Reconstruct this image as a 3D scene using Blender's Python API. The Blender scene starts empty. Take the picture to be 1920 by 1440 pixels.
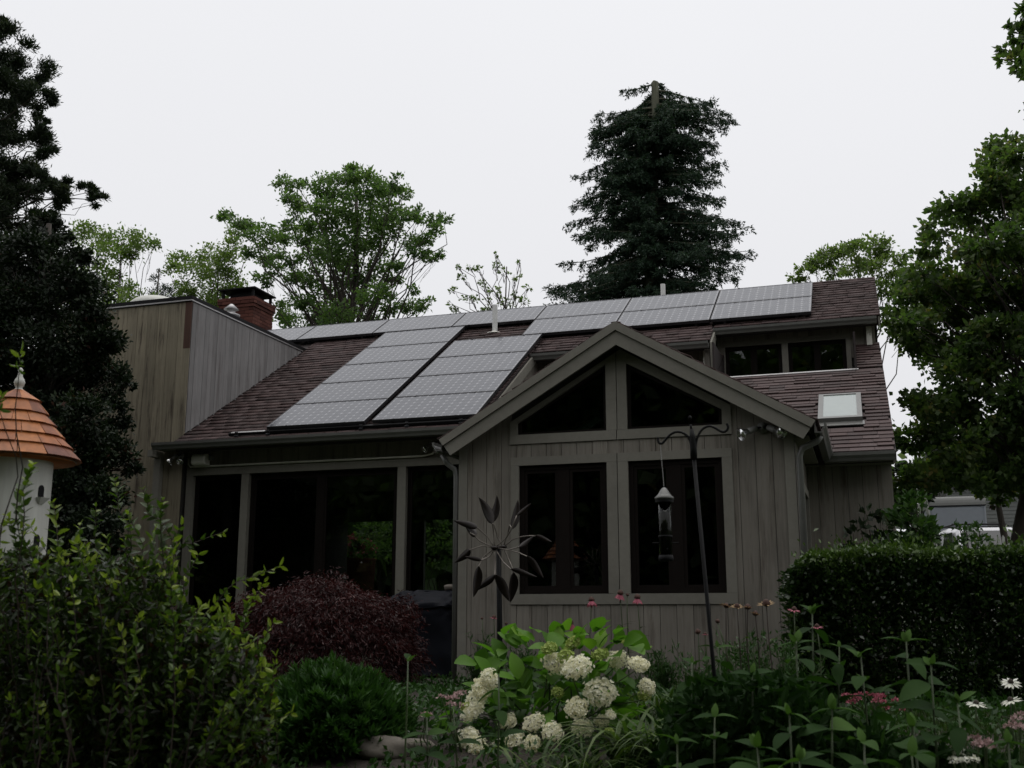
import bpy, math, random
import numpy as np
from mathutils import Matrix, Vector

scene = bpy.context.scene
col = scene.collection
rng = np.random.default_rng(7)
random.seed(7)
R = math.radians

# ------------------------------------------------------------------ camera
F_PX = 2042.7                                   # focal length in pixels of a 1920 px wide frame
PITCH, YAW = 0.2084, 0.3122
cam_data = bpy.data.cameras.new('camera')
cam_data.sensor_width = 36.0
cam_data.lens = F_PX / 1920.0 * 36.0
cam_data.clip_start, cam_data.clip_end = 0.05, 2000
cam_data.dof.use_dof = True                     # focused on the house; the nearest shrub is a little soft
cam_data.dof.focus_distance = 14.0
cam_data.dof.aperture_fstop = 5.0
cam = bpy.data.objects.new('camera', cam_data)
cam.location = (0, 0, 0)                        # the eye is the origin; the lawn lies 1.6 m below
cam.rotation_euler = (math.pi/2 + PITCH, 0, YAW)
col.objects.link(cam)
scene.camera = cam

# ------------------------------------------------------------------ sky
SUN_EL, SUN_AZ = R(83), R(15)
world = bpy.data.worlds.new('World')
scene.world = world
world.use_nodes = True
nt = world.node_tree
nt.nodes.clear()
def wn(t, **k):
    n = nt.nodes.new(t)
    for a, b in k.items(): setattr(n, a, b)
    return n
w_out = wn('ShaderNodeOutputWorld'); bg = wn('ShaderNodeBackground')
sky = wn('ShaderNodeTexSky', sky_type='NISHITA', sun_disc=False, sun_elevation=SUN_EL, sun_rotation=SUN_AZ,
         air_density=1.0, dust_density=6.0, ozone_density=1.0)
bw = wn('ShaderNodeRGBToBW')
tc = wn('ShaderNodeTexCoord'); sep = wn('ShaderNodeSeparateXYZ'); mr = wn('ShaderNodeMapRange')
mr.inputs['From Min'].default_value = 0.0; mr.inputs['From Max'].default_value = 0.75
deck = wn('ShaderNodeMixRGB')
deck.inputs['Color1'].default_value = (7.9, 7.92, 8.2, 1)     # overcast deck near the horizon
deck.inputs['Color2'].default_value = (9.5, 9.58, 9.9, 1)    # and overhead
nz = wn('ShaderNodeTexNoise'); nz.inputs['Scale'].default_value = 1.6; nz.inputs['Detail'].default_value = 3
nm = wn('ShaderNodeMapRange'); nm.inputs['To Min'].default_value = 0.965; nm.inputs['To Max'].default_value = 1.035
mul = wn('ShaderNodeVectorMath', operation='SCALE')
mix = wn('ShaderNodeMixRGB'); mix.inputs['Fac'].default_value = 0.06
L = nt.links.new
L(tc.outputs['Generated'], sep.inputs[0]); L(sep.outputs['Z'], mr.inputs['Value']); L(mr.outputs[0], deck.inputs['Fac'])
L(tc.outputs['Generated'], nz.inputs['Vector']); L(nz.outputs['Fac'], nm.inputs['Value'])
L(deck.outputs[0], mul.inputs[0]); L(nm.outputs[0], mul.inputs['Scale'])
L(sky.outputs[0], bw.inputs[0])
L(mul.outputs[0], mix.inputs['Color1']); L(bw.outputs[0], mix.inputs['Color2'])
L(mix.outputs[0], bg.inputs['Color']); bg.inputs['Strength'].default_value = 0.1
L(bg.outputs[0], w_out.inputs[0])

sun_data = bpy.data.lights.new('sun', 'SUN')
sun_data.energy = 1.1; sun_data.angle = R(60); sun_data.color = (1, 0.97, 0.93)
sun = bpy.data.objects.new('sun', sun_data)
sdir = Vector((math.sin(SUN_AZ)*math.cos(SUN_EL), math.cos(SUN_AZ)*math.cos(SUN_EL), math.sin(SUN_EL)))
sun.rotation_euler = sdir.to_track_quat('Z', 'Y').to_euler()
sun.location = (0, 0, 30)
col.objects.link(sun)

vs = scene.view_settings
vs.view_transform = 'Standard'; vs.look = 'None'; vs.exposure = 0.0; vs.gamma = 1.0; vs.use_curve_mapping = False
scene.cycles.max_bounces = 6
scene.cycles.transparent_max_bounces = 12
scene.cycles.sample_clamp_indirect = 4.0

# ------------------------------------------------------------------ layout helpers
CY, SY, CP, SP = math.cos(YAW), math.sin(YAW), math.cos(PITCH), math.sin(PITCH)
def at(px, py, Y):
    """A point of the photograph on the vertical plane at depth Y, metres from the eye."""
    U, V = (px - 960)/F_PX, (720 - py)/F_PX
    d, z = CP - V*SP, SP + V*CP
    p = np.array([U*CY - d*SY, U*SY + d*CY, z])
    return p * (Y / p[1])
def px_per_m(Y, px=960):
    p = at(px, 1000, Y)
    return F_PX / math.hypot(p[0], p[1])
def smooth(t): t = np.clip(t, 0, 1); return t*t*(3 - 2*t)
def gz(x, y):
    """Height of the ground: the lawn rises to the house, the drive rises behind it."""
    return -1.6 + 0.9*smooth((np.asarray(y, float) - 1.5)/6.0) + 1.8*smooth((np.asarray(y, float) - 20)/20.0)

# ------------------------------------------------------------------ object helpers
def tag(o, label=None, cat=None, group=None, kind=None):
    if label: o['label'] = label
    if cat: o['category'] = cat
    if group: o['group'] = group
    if kind: o['kind'] = kind
    return o
def thing(name, label, cat, loc, group=None):
    o = bpy.data.objects.new(name, None)
    o.empty_display_size = 0.2
    o.location = loc
    col.objects.link(o)
    return tag(o, label, cat, group)
def link(name, me, mat=None, parent=None, M=None):
    """Link a mesh built in place (or placed by M) as a top-level object, a part or a sub-part."""
    if mat is not None and len(me.materials) == 0: me.materials.append(mat)
    o = bpy.data.objects.new(name, me)
    if parent is not None:
        o.parent = parent
        if parent.parent is None and parent.type == 'EMPTY':
            o.matrix_parent_inverse = Matrix.Translation(-parent.location)
    if M is not None: o.matrix_basis = M
    col.objects.link(o)
    return o
def mesh_np(name, verts, nper, faces, var=None, smooth_=False):
    """Fast mesh from arrays: faces is (n, nper)."""
    me = bpy.data.meshes.new(name)
    verts = np.asarray(verts, np.float32); faces = np.asarray(faces, np.int32)
    me.vertices.add(len(verts)); me.vertices.foreach_set('co', verts.ravel())
    me.loops.add(faces.size); me.loops.foreach_set('vertex_index', faces.ravel())
    me.polygons.add(len(faces)); me.polygons.foreach_set('loop_start', np.arange(0, faces.size, nper, dtype=np.int32))
    me.polygons.foreach_set('loop_total', np.full(len(faces), nper, np.int32))
    if smooth_: me.polygons.foreach_set('use_smooth', np.ones(len(faces), bool))
    if var is not None:
        a = me.attributes.new('var', 'FLOAT', 'FACE'); a.data.foreach_set('value', np.asarray(var, np.float32))
    me.update(calc_edges=True)
    return me

class MB:
    """Collects simple solids into one mesh."""
    def __init__(s): s.v = []; s.f = []; s.var = []; s.cur = 0.5
    def add(s, vs_, fs):
        b = len(s.v); s.v += [tuple(map(float, p)) for p in vs_]
        for f in fs: s.f.append(tuple(i + b for i in f)); s.var.append(s.cur)
    def box(s, x0, x1, y0, y1, z0, z1):
        s.add([(x0,y0,z0),(x1,y0,z0),(x1,y1,z0),(x0,y1,z0),(x0,y0,z1),(x1,y0,z1),(x1,y1,z1),(x0,y1,z1)],
              [(0,3,2,1),(4,5,6,7),(0,1,5,4),(1,2,6,5),(2,3,7,6),(3,0,4,7)])
    def prism(s, poly, fr, d0, d1):
        """Polygon in the plane frame fr = (O, u, v, n), pushed from d0 to d1 along n."""
        O, u, v, n = fr
        k = len(poly)
        a = [O + u*p[0] + v*p[1] + n*d0 for p in poly]; b = [O + u*p[0] + v*p[1] + n*d1 for p in poly]
        s.add(a + b, [tuple(range(k-1, -1, -1)), tuple(range(k, 2*k))] + [(i, (i+1) % k, k+(i+1) % k, k+i) for i in range(k)])
    def tube(s, pts, rad, n=8, cap=True):
        pts = [np.asarray(p, float) for p in pts]
        if np.isscalar(rad): rad = [rad]*len(pts)
        rings = []; up = None
        for i, p in enumerate(pts):
            t = pts[min(i+1, len(pts)-1)] - pts[max(i-1, 0)]
            t = t/(np.linalg.norm(t) + 1e-9)
            if up is None:
                up = np.array([0, 0, 1.0]) if abs(t[2]) < 0.9 else np.array([1.0, 0, 0])
            a = np.cross(t, up); a /= np.linalg.norm(a) + 1e-9; b = np.cross(a, t); up = b
            rings.append([p + rad[i]*(math.cos(2*math.pi*j/n)*a + math.sin(2*math.pi*j/n)*b) for j in range(n)])
        vv = [q for r in rings for q in r]; ff = []
        for i in range(len(pts)-1):
            for j in range(n):
                ff.append((i*n+j, i*n+(j+1) % n, (i+1)*n+(j+1) % n, (i+1)*n+j))
        if cap: ff.append(tuple(range(n-1, -1, -1))); ff.append(tuple((len(pts)-1)*n + j for j in range(n)))
        s.add(vv, ff)
    def lathe(s, c, prof, n=16, a0=0.0):
        """prof: list of (radius, z) about the vertical axis through c."""
        vv = []; ff = []
        for r, z in prof:
            for j in range(n):
                a = a0 + 2*math.pi*j/n
                vv.append((c[0] + r*math.cos(a), c[1] + r*math.sin(a), c[2] + z))
        for i in range(len(prof)-1):
            for j in range(n):
                ff.append((i*n+j, i*n+(j+1) % n, (i+1)*n+(j+1) % n, (i+1)*n+j))
        if prof[0][0] > 1e-4: ff.append(tuple(range(n-1, -1, -1)))
        if prof[-1][0] > 1e-4: ff.append(tuple((len(prof)-1)*n + j for j in range(n)))
        s.add(vv, ff)
    def mesh(s, name, smooth_=False):
        me = bpy.data.meshes.new(name)
        me.from_pydata(s.v, [], s.f)
        a = me.attributes.new('var', 'FLOAT', 'FACE'); a.data.foreach_set('value', np.asarray(s.var, np.float32))
        if smooth_: me.shade_smooth()
        me.update()
        return me
    def build(s, name, mat, parent=None, smooth_=False, bevel=0.0):
        o = link(name, s.mesh(name, smooth_), mat, parent)
        if bevel:
            b = o.modifiers.new('bevel', 'BEVEL'); b.width = bevel; b.segments = 2; b.limit_method = 'ANGLE'
        return o

def frame_xz(Y): return (np.array([0, Y, 0.]), np.array([1., 0, 0]), np.array([0, 0, 1.]), np.array([0, -1., 0]))   # faces the viewer
def frame_yz(X, s=1): return (np.array([X, 0, 0.]), np.array([0, 1., 0]), np.array([0, 0, 1.]), np.array([float(s), 0, 0]))
def clip(poly, axis, val, keep_less):
    out = []
    for i in range(len(poly)):
        p, q = poly[i], poly[(i+1) % len(poly)]
        ip = (p[axis] <= val) if keep_less else (p[axis] >= val)
        iq = (q[axis] <= val) if keep_less else (q[axis] >= val)
        if ip: out.append(p)
        if ip != iq:
            t = (val - p[axis])/(q[axis] - p[axis])
            out.append(tuple(p[k] + t*(q[k] - p[k]) for k in range(2)))
    return out

# ------------------------------------------------------------------ materials
def new_mat(name):
    m = bpy.data.materials.new(name); m.use_nodes = True
    m.node_tree.nodes.clear()
    return m, m.node_tree
def N(t, typ, **k):
    n = t.nodes.new(typ)
    for a, b in k.items():
        if a in ('inp',):
            for kk, vv in b.items(): n.inputs[kk].default_value = vv
        else: setattr(n, a, b)
    return n
def ramp(t, stops):
    r = N(t, 'ShaderNodeValToRGB'); e = r.color_ramp.elements
    while len(e) < len(stops): e.new(0.5)
    for i, (p, c) in enumerate(stops): e[i].position = p; e[i].color = (*c, 1)
    return r
def solid(name, c, rough=0.6, noise=0.12, scale=8.0, metal=0.0, spec=0.5, bump=0.0, stretch=(1, 1, 1), coat=0.0):
    """Plain surface with a little grain: two tones of the same colour by noise."""
    m, t = new_mat(name)
    o = N(t, 'ShaderNodeOutputMaterial'); b = N(t, 'ShaderNodeBsdfPrincipled')
    g = N(t, 'ShaderNodeTexCoord'); mp = N(t, 'ShaderNodeMapping'); mp.inputs['Scale'].default_value = stretch
    n = N(t, 'ShaderNodeTexNoise', inp={'Scale': scale, 'Detail': 6, 'Roughness': 0.6})
    lo = tuple(x*(1 - noise) for x in c); hi = tuple(min(1, x*(1 + noise)) for x in c)
    r = ramp(t, [(0.3, lo), (0.7, hi)])
    K = t.links.new
    K(g.outputs['Object'], mp.inputs[0]); K(mp.outputs[0], n.inputs['Vector']); K(n.outputs['Fac'], r.inputs[0])
    K(r.outputs[0], b.inputs['Base Color']); b.inputs['Roughness'].default_value = rough
    b.inputs['Metallic'].default_value = metal; b.inputs['Specular IOR Level'].default_value = spec
    b.inputs['Coat Weight'].default_value = coat; b.inputs['Coat Roughness'].default_value = 0.1
    if bump:
        bp = N(t, 'ShaderNodeBump', inp={'Strength': bump, 'Distance': 0.01}); K(n.outputs['Fac'], bp.inputs['Height']); K(bp.outputs[0], b.inputs['Normal'])
    K(b.outputs[0], o.inputs[0])
    return m
def wood(name, stops, rough=0.75, grain=(14, 14, 0.7), stain=None, stain_amt=0.0, per=0.25, bump=0.25):
    """Boards: streaks along z, each board its own tone, blotches and dark stains."""
    m, t = new_mat(name); K = t.links.new
    o = N(t, 'ShaderNodeOutputMaterial'); b = N(t, 'ShaderNodeBsdfPrincipled', inp={'Roughness': rough, 'Specular IOR Level': 0.3})
    g = N(t, 'ShaderNodeTexCoord'); oi = N(t, 'ShaderNodeObjectInfo')
    off = N(t, 'ShaderNodeVectorMath', operation='SCALE'); off.inputs[0].default_value = (3.1, 5.7, 9.3)
    K(oi.outputs['Random'], off.inputs['Scale'])
    ad = N(t, 'ShaderNodeVectorMath', operation='ADD'); K(g.outputs['Object'], ad.inputs[0]); K(off.outputs[0], ad.inputs[1])
    mp = N(t, 'ShaderNodeMapping'); mp.inputs['Scale'].default_value = grain; K(ad.outputs[0], mp.inputs[0])
    n = N(t, 'ShaderNodeTexNoise', inp={'Scale': 3.0, 'Detail': 8, 'Roughness': 0.65}); K(mp.outputs[0], n.inputs['Vector'])
    n2 = N(t, 'ShaderNodeTexNoise', inp={'Scale': 1.7, 'Detail': 4}); K(g.outputs['Object'], n2.inputs['Vector'])
    m1 = N(t, 'ShaderNodeMath', operation='MULTIPLY_ADD', inp={1: 0.55, 2: 0.0}); K(n.outputs['Fac'], m1.inputs[0])
    m2 = N(t, 'ShaderNodeMath', operation='MULTIPLY_ADD', inp={1: 0.45}); K(n2.outputs['Fac'], m2.inputs[0]); K(m1.outputs[0], m2.inputs[2])
    r = ramp(t, stops); K(m2.outputs[0], r.inputs[0])
    pb = N(t, 'ShaderNodeMapRange', inp={'To Min': 1 - per, 'To Max': 1 + per}); K(oi.outputs['Random'], pb.inputs['Value'])
    sc = N(t, 'ShaderNodeVectorMath', operation='SCALE'); K(r.outputs[0], sc.inputs[0]); K(pb.outputs[0], sc.inputs['Scale'])
    last = sc.outputs[0]
    if stain:
        mp3 = N(t, 'ShaderNodeMapping'); mp3.inputs['Scale'].default_value = (7, 7, 0.55); K(g.outputs['Object'], mp3.inputs[0])
        n3 = N(t, 'ShaderNodeTexNoise', inp={'Scale': 1.6, 'Detail': 7, 'Roughness': 0.7}); K(mp3.outputs[0], n3.inputs['Vector'])
        r3 = ramp(t, [(0.52, (0, 0, 0)), (0.66, (stain_amt,)*3)]); K(n3.outputs['Fac'], r3.inputs[0])
        mx = N(t, 'ShaderNodeMixRGB'); mx.inputs['Color2'].default_value = (*stain, 1); K(r3.outputs[0], mx.inputs['Fac']); K(last, mx.inputs['Color1']); last = mx.outputs[0]
    K(last, b.inputs['Base Color'])
    bp = N(t, 'ShaderNodeBump', inp={'Strength': bump, 'Distance': 0.004}); K(n.outputs['Fac'], bp.inputs['Height']); K(bp.outputs[0], b.inputs['Normal'])
    K(b.outputs[0], o.inputs[0])
    return m
def attr_mat(name, stops, rough=0.6, spec=0.4, noise=0.2, scale=30, bump=0.3, coat=0.0):
    """Colour by each piece's own 'var', with grain."""
    m, t = new_mat(name); K = t.links.new
    o = N(t, 'ShaderNodeOutputMaterial'); b = N(t, 'ShaderNodeBsdfPrincipled', inp={'Roughness': rough, 'Specular IOR Level': spec, 'Coat Weight': coat, 'Coat Roughness': 0.15})
    a = N(t, 'ShaderNodeAttribute', attribute_name='var')
    r = ramp(t, stops); K(a.outputs['Fac'], r.inputs[0])
    g = N(t, 'ShaderNodeTexCoord'); n = N(t, 'ShaderNodeTexNoise', inp={'Scale': scale, 'Detail': 5}); K(g.outputs['Object'], n.inputs['Vector'])
    pb = N(t, 'ShaderNodeMapRange', inp={'From Min': 0.3, 'From Max': 0.7, 'To Min': 1 - noise, 'To Max': 1 + noise}); K(n.outputs['Fac'], pb.inputs['Value'])
    sc = N(t, 'ShaderNodeVectorMath', operation='SCALE'); K(r.outputs[0], sc.inputs[0]); K(pb.outputs[0], sc.inputs['Scale']); K(sc.outputs[0], b.inputs['Base Color'])
    if bump:
        bp = N(t, 'ShaderNodeBump', inp={'Strength': bump, 'Distance': 0.004}); K(n.outputs['Fac'], bp.inputs['Height']); K(bp.outputs[0], b.inputs['Normal'])
    K(b.outputs[0], o.inputs[0])
    return m
def leaf_mat(name, stops, rough=0.45, trans=0.3, spec=0.22, tint=(1.0, 1.25, 0.5)):
    m, t = new_mat(name); K = t.links.new
    o = N(t, 'ShaderNodeOutputMaterial'); b = N(t, 'ShaderNodeBsdfPrincipled', inp={'Roughness': rough, 'Specular IOR Level': spec})
    a = N(t, 'ShaderNodeAttribute', attribute_name='var'); r = ramp(t, stops); K(a.outputs['Fac'], r.inputs[0])
    K(r.outputs[0], b.inputs['Base Color'])
    tl = N(t, 'ShaderNodeBsdfTranslucent'); tm = N(t, 'ShaderNodeVectorMath', operation='MULTIPLY'); tm.inputs[1].default_value = tint
    K(r.outputs[0], tm.inputs[0]); K(tm.outputs[0], tl.inputs['Color'])
    mx = N(t, 'ShaderNodeMixShader'); mx.inputs[0].default_value = trans
    K(b.outputs[0], mx.inputs[1]); K(tl.outputs[0], mx.inputs[2]); K(mx.outputs[0], o.inputs[0])
    return m
def glass_mat(name, tint=(0.55, 0.6, 0.58), ior=1.5):
    m, t = new_mat(name); K = t.links.new
    o = N(t, 'ShaderNodeOutputMaterial'); fr = N(t, 'ShaderNodeFresnel', inp={'IOR': ior})
    tr = N(t, 'ShaderNodeBsdfTransparent', inp={'Color': (*tint, 1)}); gl = N(t, 'ShaderNodeBsdfGlossy', inp={'Roughness': 0.01, 'Color': (0.95, 0.97, 0.96, 1)})
    mx = N(t, 'ShaderNodeMixShader'); K(fr.outputs[0], mx.inputs[0]); K(tr.outputs[0], mx.inputs[1]); K(gl.outputs[0], mx.inputs[2]); K(mx.outputs[0], o.inputs[0])
    return m

M = {}
M['siding'] = wood('olive_stained_siding', [(0.3, (0.118, 0.107, 0.090)), (0.5, (0.185, 0.169, 0.143)), (0.75, (0.232, 0.213, 0.181))], per=0.13, stain=(0.070, 0.056, 0.042), stain_amt=0.7)
M['trim'] = wood('olive_painted_trim', [(0.3, (0.155, 0.147, 0.123)), (0.7, (0.208, 0.198, 0.168))], per=0.05, grain=(5, 5, 5), bump=0.1)
M['tower'] = wood('weathered_buff_boards', [(0.28, (0.112, 0.097, 0.069)), (0.48, (0.205, 0.179, 0.127)), (0.72, (0.285, 0.247, 0.175))], per=0.16, stain=(0.035, 0.022, 0.016), stain_amt=0.9)
M['tower_side'] = wood('silvered_boards', [(0.25, (0.13, 0.124, 0.121)), (0.5, (0.20, 0.192, 0.189)), (0.75, (0.26, 0.25, 0.245))], per=0.14, stain=(0.085, 0.07, 0.066), stain_amt=0.6)
M['rust_board'] = wood('rust_brown_board', [(0.3, (0.045, 0.022, 0.016)), (0.7, (0.085, 0.042, 0.028))], per=0.05)
M['backing'] = solid('dark_sheathing', (0.03, 0.028, 0.025), rough=0.9)
M['shingle'] = attr_mat('plum_brown_asphalt_shingle', [(0.0, (0.041, 0.027, 0.0255)), (0.35, (0.056, 0.0355, 0.033)), (0.7, (0.069, 0.0425, 0.040)), (1.0, (0.082, 0.057, 0.055))], rough=0.75, spec=0.3, noise=0.25, scale=60)
M['deck'] = solid('roof_felt', (0.022, 0.015, 0.014), rough=0.8)
M['gutter'] = solid('grey_green_gutter', (0.125, 0.125, 0.116), rough=0.3, noise=0.1)
M['galv'] = solid('pale_metal_flashing', (0.42, 0.41, 0.41), rough=0.4, metal=0.6)
M['black_metal'] = solid('black_metal', (0.006, 0.006, 0.0065), rough=0.6, spec=0.15)
M['brown_frame'] = solid('dark_brown_window_frame', (0.0085, 0.0062, 0.005), rough=0.7, spec=0.1)
M['glass'] = glass_mat('window_glass', (0.52, 0.56, 0.53))
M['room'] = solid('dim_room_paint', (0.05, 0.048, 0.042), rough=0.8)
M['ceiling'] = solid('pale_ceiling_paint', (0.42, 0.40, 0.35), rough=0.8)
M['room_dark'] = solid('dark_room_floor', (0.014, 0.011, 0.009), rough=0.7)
M['white'] = solid('white_paint', (0.52, 0.52, 0.475), rough=0.55, noise=0.14, scale=5, stretch=(2, 2, .5))
M['plastic'] = solid('off_white_plastic', (0.64, 0.62, 0.56), rough=0.45, noise=0.05)
M['pvc'] = solid('white_pvc', (0.62, 0.62, 0.6), rough=0.4, noise=0.05)
M['chrome'] = solid('silvered_lamp_glass', (0.92, 0.92, 0.92), rough=0.22, metal=1.0, noise=0.04)
M['lamp_grey'] = solid('grey_lamp_barrel', (0.16, 0.16, 0.15), rough=0.4)
M['brick'] = attr_mat('red_brick', [(0, (0.045, 0.016, 0.013)), (0.5, (0.082, 0.028, 0.021)), (1, (0.115, 0.045, 0.034))], rough=0.85, spec=0.2, noise=0.3, scale=25)
M['mortar'] = solid('grey_mortar', (0.11, 0.085, 0.075), rough=0.9)
M['cedar'] = attr_mat('orange_cedar_shingle', [(0, (0.13, 0.036, 0.015)), (0.35, (0.27, 0.080, 0.020)), (0.7, (0.38, 0.130, 0.030)), (1, (0.29, 0.12, 0.07))], rough=0.55, noise=0.25, scale=22)
M['bark'] = solid('dark_bark', (0.038, 0.03, 0.024), rough=0.9, noise=0.4, scale=6, stretch=(3, 3, 0.6), bump=0.6)
M['pale_bark'] = solid('mossy_pale_bark', (0.062, 0.064, 0.040), rough=0.9, noise=0.35, scale=5, stretch=(3, 3, 0.6), bump=0.6)
M['stem'] = solid('green_stem', (0.05, 0.075, 0.025), rough=0.5, noise=0.3)
M['brown_stem'] = solid('brown_twig', (0.030, 0.019, 0.012), rough=0.7, noise=0.3)
M['soil'] = solid('bark_mulch', (0.022, 0.016, 0.011), rough=0.95, noise=0.5, scale=40, bump=1.0)
M['lawn'] = solid('lawn_ground', (0.028, 0.045, 0.014), rough=0.9, noise=0.4, scale=3, bump=0.5)
M['stone'] = solid('grey_fieldstone', (0.12, 0.105, 0.085), rough=0.85, noise=0.35, scale=6, bump=0.8)
M['cover'] = solid('black_vinyl_cover', (0.009, 0.010, 0.014), rough=0.6, noise=0.2, spec=0.06, scale=5, bump=1.0)
M['bronze'] = solid('dark_bronze', (0.014, 0.010, 0.008), rough=0.42, metal=0.0, noise=0.3, scale=12, spec=0.18)
M['bronze_rod'] = solid('rubbed_bronze_rod', (0.16, 0.14, 0.12), rough=0.4, metal=0.5)
M['car'] = solid('white_car_paint', (0.6, 0.6, 0.62), rough=0.25, noise=0.03, coat=0.6)
M['camper'] = solid('camper_gelcoat', (0.20, 0.215, 0.24), rough=0.35, noise=0.05)
M['camper_roof'] = solid('camper_roof_grey', (0.13, 0.13, 0.122), rough=0.5, noise=0.08)
M['tyre'] = solid('black_rubber', (0.012, 0.012, 0.012), rough=0.8)
M['clap'] = solid('grey_clapboard', (0.12, 0.125, 0.118), rough=0.6, noise=0.1)
M['picket'] = solid('white_picket_paint', (0.6, 0.6, 0.58), rough=0.6, noise=0.1)

G = {}   # foliage
G['oak'] = leaf_mat('oak_leaf', [(0, (0.060, 0.105, 0.042)), (0.5, (0.105, 0.165, 0.062)), (1, (0.165, 0.225, 0.092))], trans=0.55)
G['lime'] = leaf_mat('light_leaf', [(0, (0.085, 0.13, 0.042)), (0.5, (0.135, 0.185, 0.06)), (1, (0.19, 0.235, 0.09))], trans=0.55)
G['maple'] = leaf_mat('maple_leaf', [(0, (0.042, 0.074, 0.027)), (0.5, (0.080, 0.124, 0.043)), (0.93, (0.128, 0.168, 0.06)), (1, (0.17, 0.15, 0.052))], trans=0.55)
G['spruce'] = leaf_mat('spruce_needle', [(0, (0.014, 0.028, 0.018)), (0.6, (0.026, 0.050, 0.030)), (1, (0.045, 0.072, 0.040))], trans=0.2, rough=0.6, spec=0.2)
G['pine'] = leaf_mat('pine_needle', [(0, (0.014, 0.022, 0.013)), (0.6, (0.025, 0.038, 0.020)), (1, (0.050, 0.060, 0.030))], trans=0.2, rough=0.6, spec=0.2)
G['cedar'] = leaf_mat('dark_evergreen_leaf', [(0, (0.007, 0.012, 0.006)), (0.6, (0.013, 0.023, 0.010)), (0.95, (0.026, 0.040, 0.015)), (1, (0.05, 0.022, 0.015))], trans=0.15, rough=0.5, spec=0.2)
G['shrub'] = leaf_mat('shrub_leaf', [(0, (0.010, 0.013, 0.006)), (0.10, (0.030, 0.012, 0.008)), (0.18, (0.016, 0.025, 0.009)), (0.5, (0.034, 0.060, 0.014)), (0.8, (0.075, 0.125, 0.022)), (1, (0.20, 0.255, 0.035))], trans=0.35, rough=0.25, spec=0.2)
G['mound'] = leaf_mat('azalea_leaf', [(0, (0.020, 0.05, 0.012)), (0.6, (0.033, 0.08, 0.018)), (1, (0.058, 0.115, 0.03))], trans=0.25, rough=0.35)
G['red'] = leaf_mat('red_laceleaf', [(0, (0.017, 0.006, 0.006)), (0.5, (0.036, 0.011, 0.011)), (1, (0.075, 0.024, 0.022))], trans=0.25, rough=0.45, tint=(1.3, 0.8, 0.7))
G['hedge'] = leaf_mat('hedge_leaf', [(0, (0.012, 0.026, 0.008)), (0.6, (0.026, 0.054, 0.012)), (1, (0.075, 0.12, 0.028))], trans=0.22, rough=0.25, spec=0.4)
G['hydrangea'] = leaf_mat('hydrangea_leaf', [(0, (0.045, 0.11, 0.015)), (0.6, (0.10, 0.215, 0.025)), (1, (0.18, 0.30, 0.045))], trans=0.4, rough=0.45, spec=0.15)
G['milkweed'] = leaf_mat('milkweed_leaf', [(0, (0.010, 0.025, 0.007)), (0.6, (0.024, 0.054, 0.014)), (1, (0.072, 0.135, 0.032))], trans=0.3, rough=0.6, spec=0.05)
G['blade'] = leaf_mat('grass_blade', [(0, (0.020, 0.042, 0.010)), (0.6, (0.042, 0.078, 0.016)), (1, (0.11, 0.155, 0.04))], trans=0.3, rough=0.45)
G['petal'] = leaf_mat('cream_petal', [(0, (0.84, 0.81, 0.60)), (0.5, (0.90, 0.88, 0.74)), (0.9, (0.92, 0.91, 0.82)), (1, (0.65, 0.70, 0.30))], trans=0.42, rough=0.6, tint=(1, 1, 0.9))
G['green_petal'] = leaf_mat('lime_petal', [(0, (0.30, 0.40, 0.10)), (1, (0.46, 0.52, 0.18))], trans=0.25, rough=0.6, tint=(1, 1, 0.7))
G['pink'] = leaf_mat('pink_petal', [(0, (0.30, 0.065, 0.10)), (1, (0.48, 0.17, 0.21))], trans=0.25, rough=0.6, tint=(1, 0.8, 0.8))
G['pale_pink'] = leaf_mat('pale_pink_petal', [(0, (0.38, 0.24, 0.24)), (1, (0.54, 0.40, 0.38))], trans=0.2, rough=0.6, tint=(1, 0.9, 0.9))
G['white_petal'] = leaf_mat('white_petal', [(0, (0.66, 0.66, 0.55)), (1, (0.78, 0.78, 0.70))], trans=0.25, rough=0.6, tint=(1, 1, 0.9))
G['dry_petal'] = leaf_mat('faded_petal', [(0, (0.30, 0.20, 0.10)), (1, (0.44, 0.30, 0.16))], trans=0.2, rough=0.7, tint=(1, 0.9, 0.8))
M['cone'] = solid('dark_seed_cone', (0.05, 0.02, 0.012), rough=0.8, noise=0.5, scale=80)
M['seed'] = solid('seed_mix', (0.035, 0.026, 0.017), rough=0.8, noise=0.5, scale=80)
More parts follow.
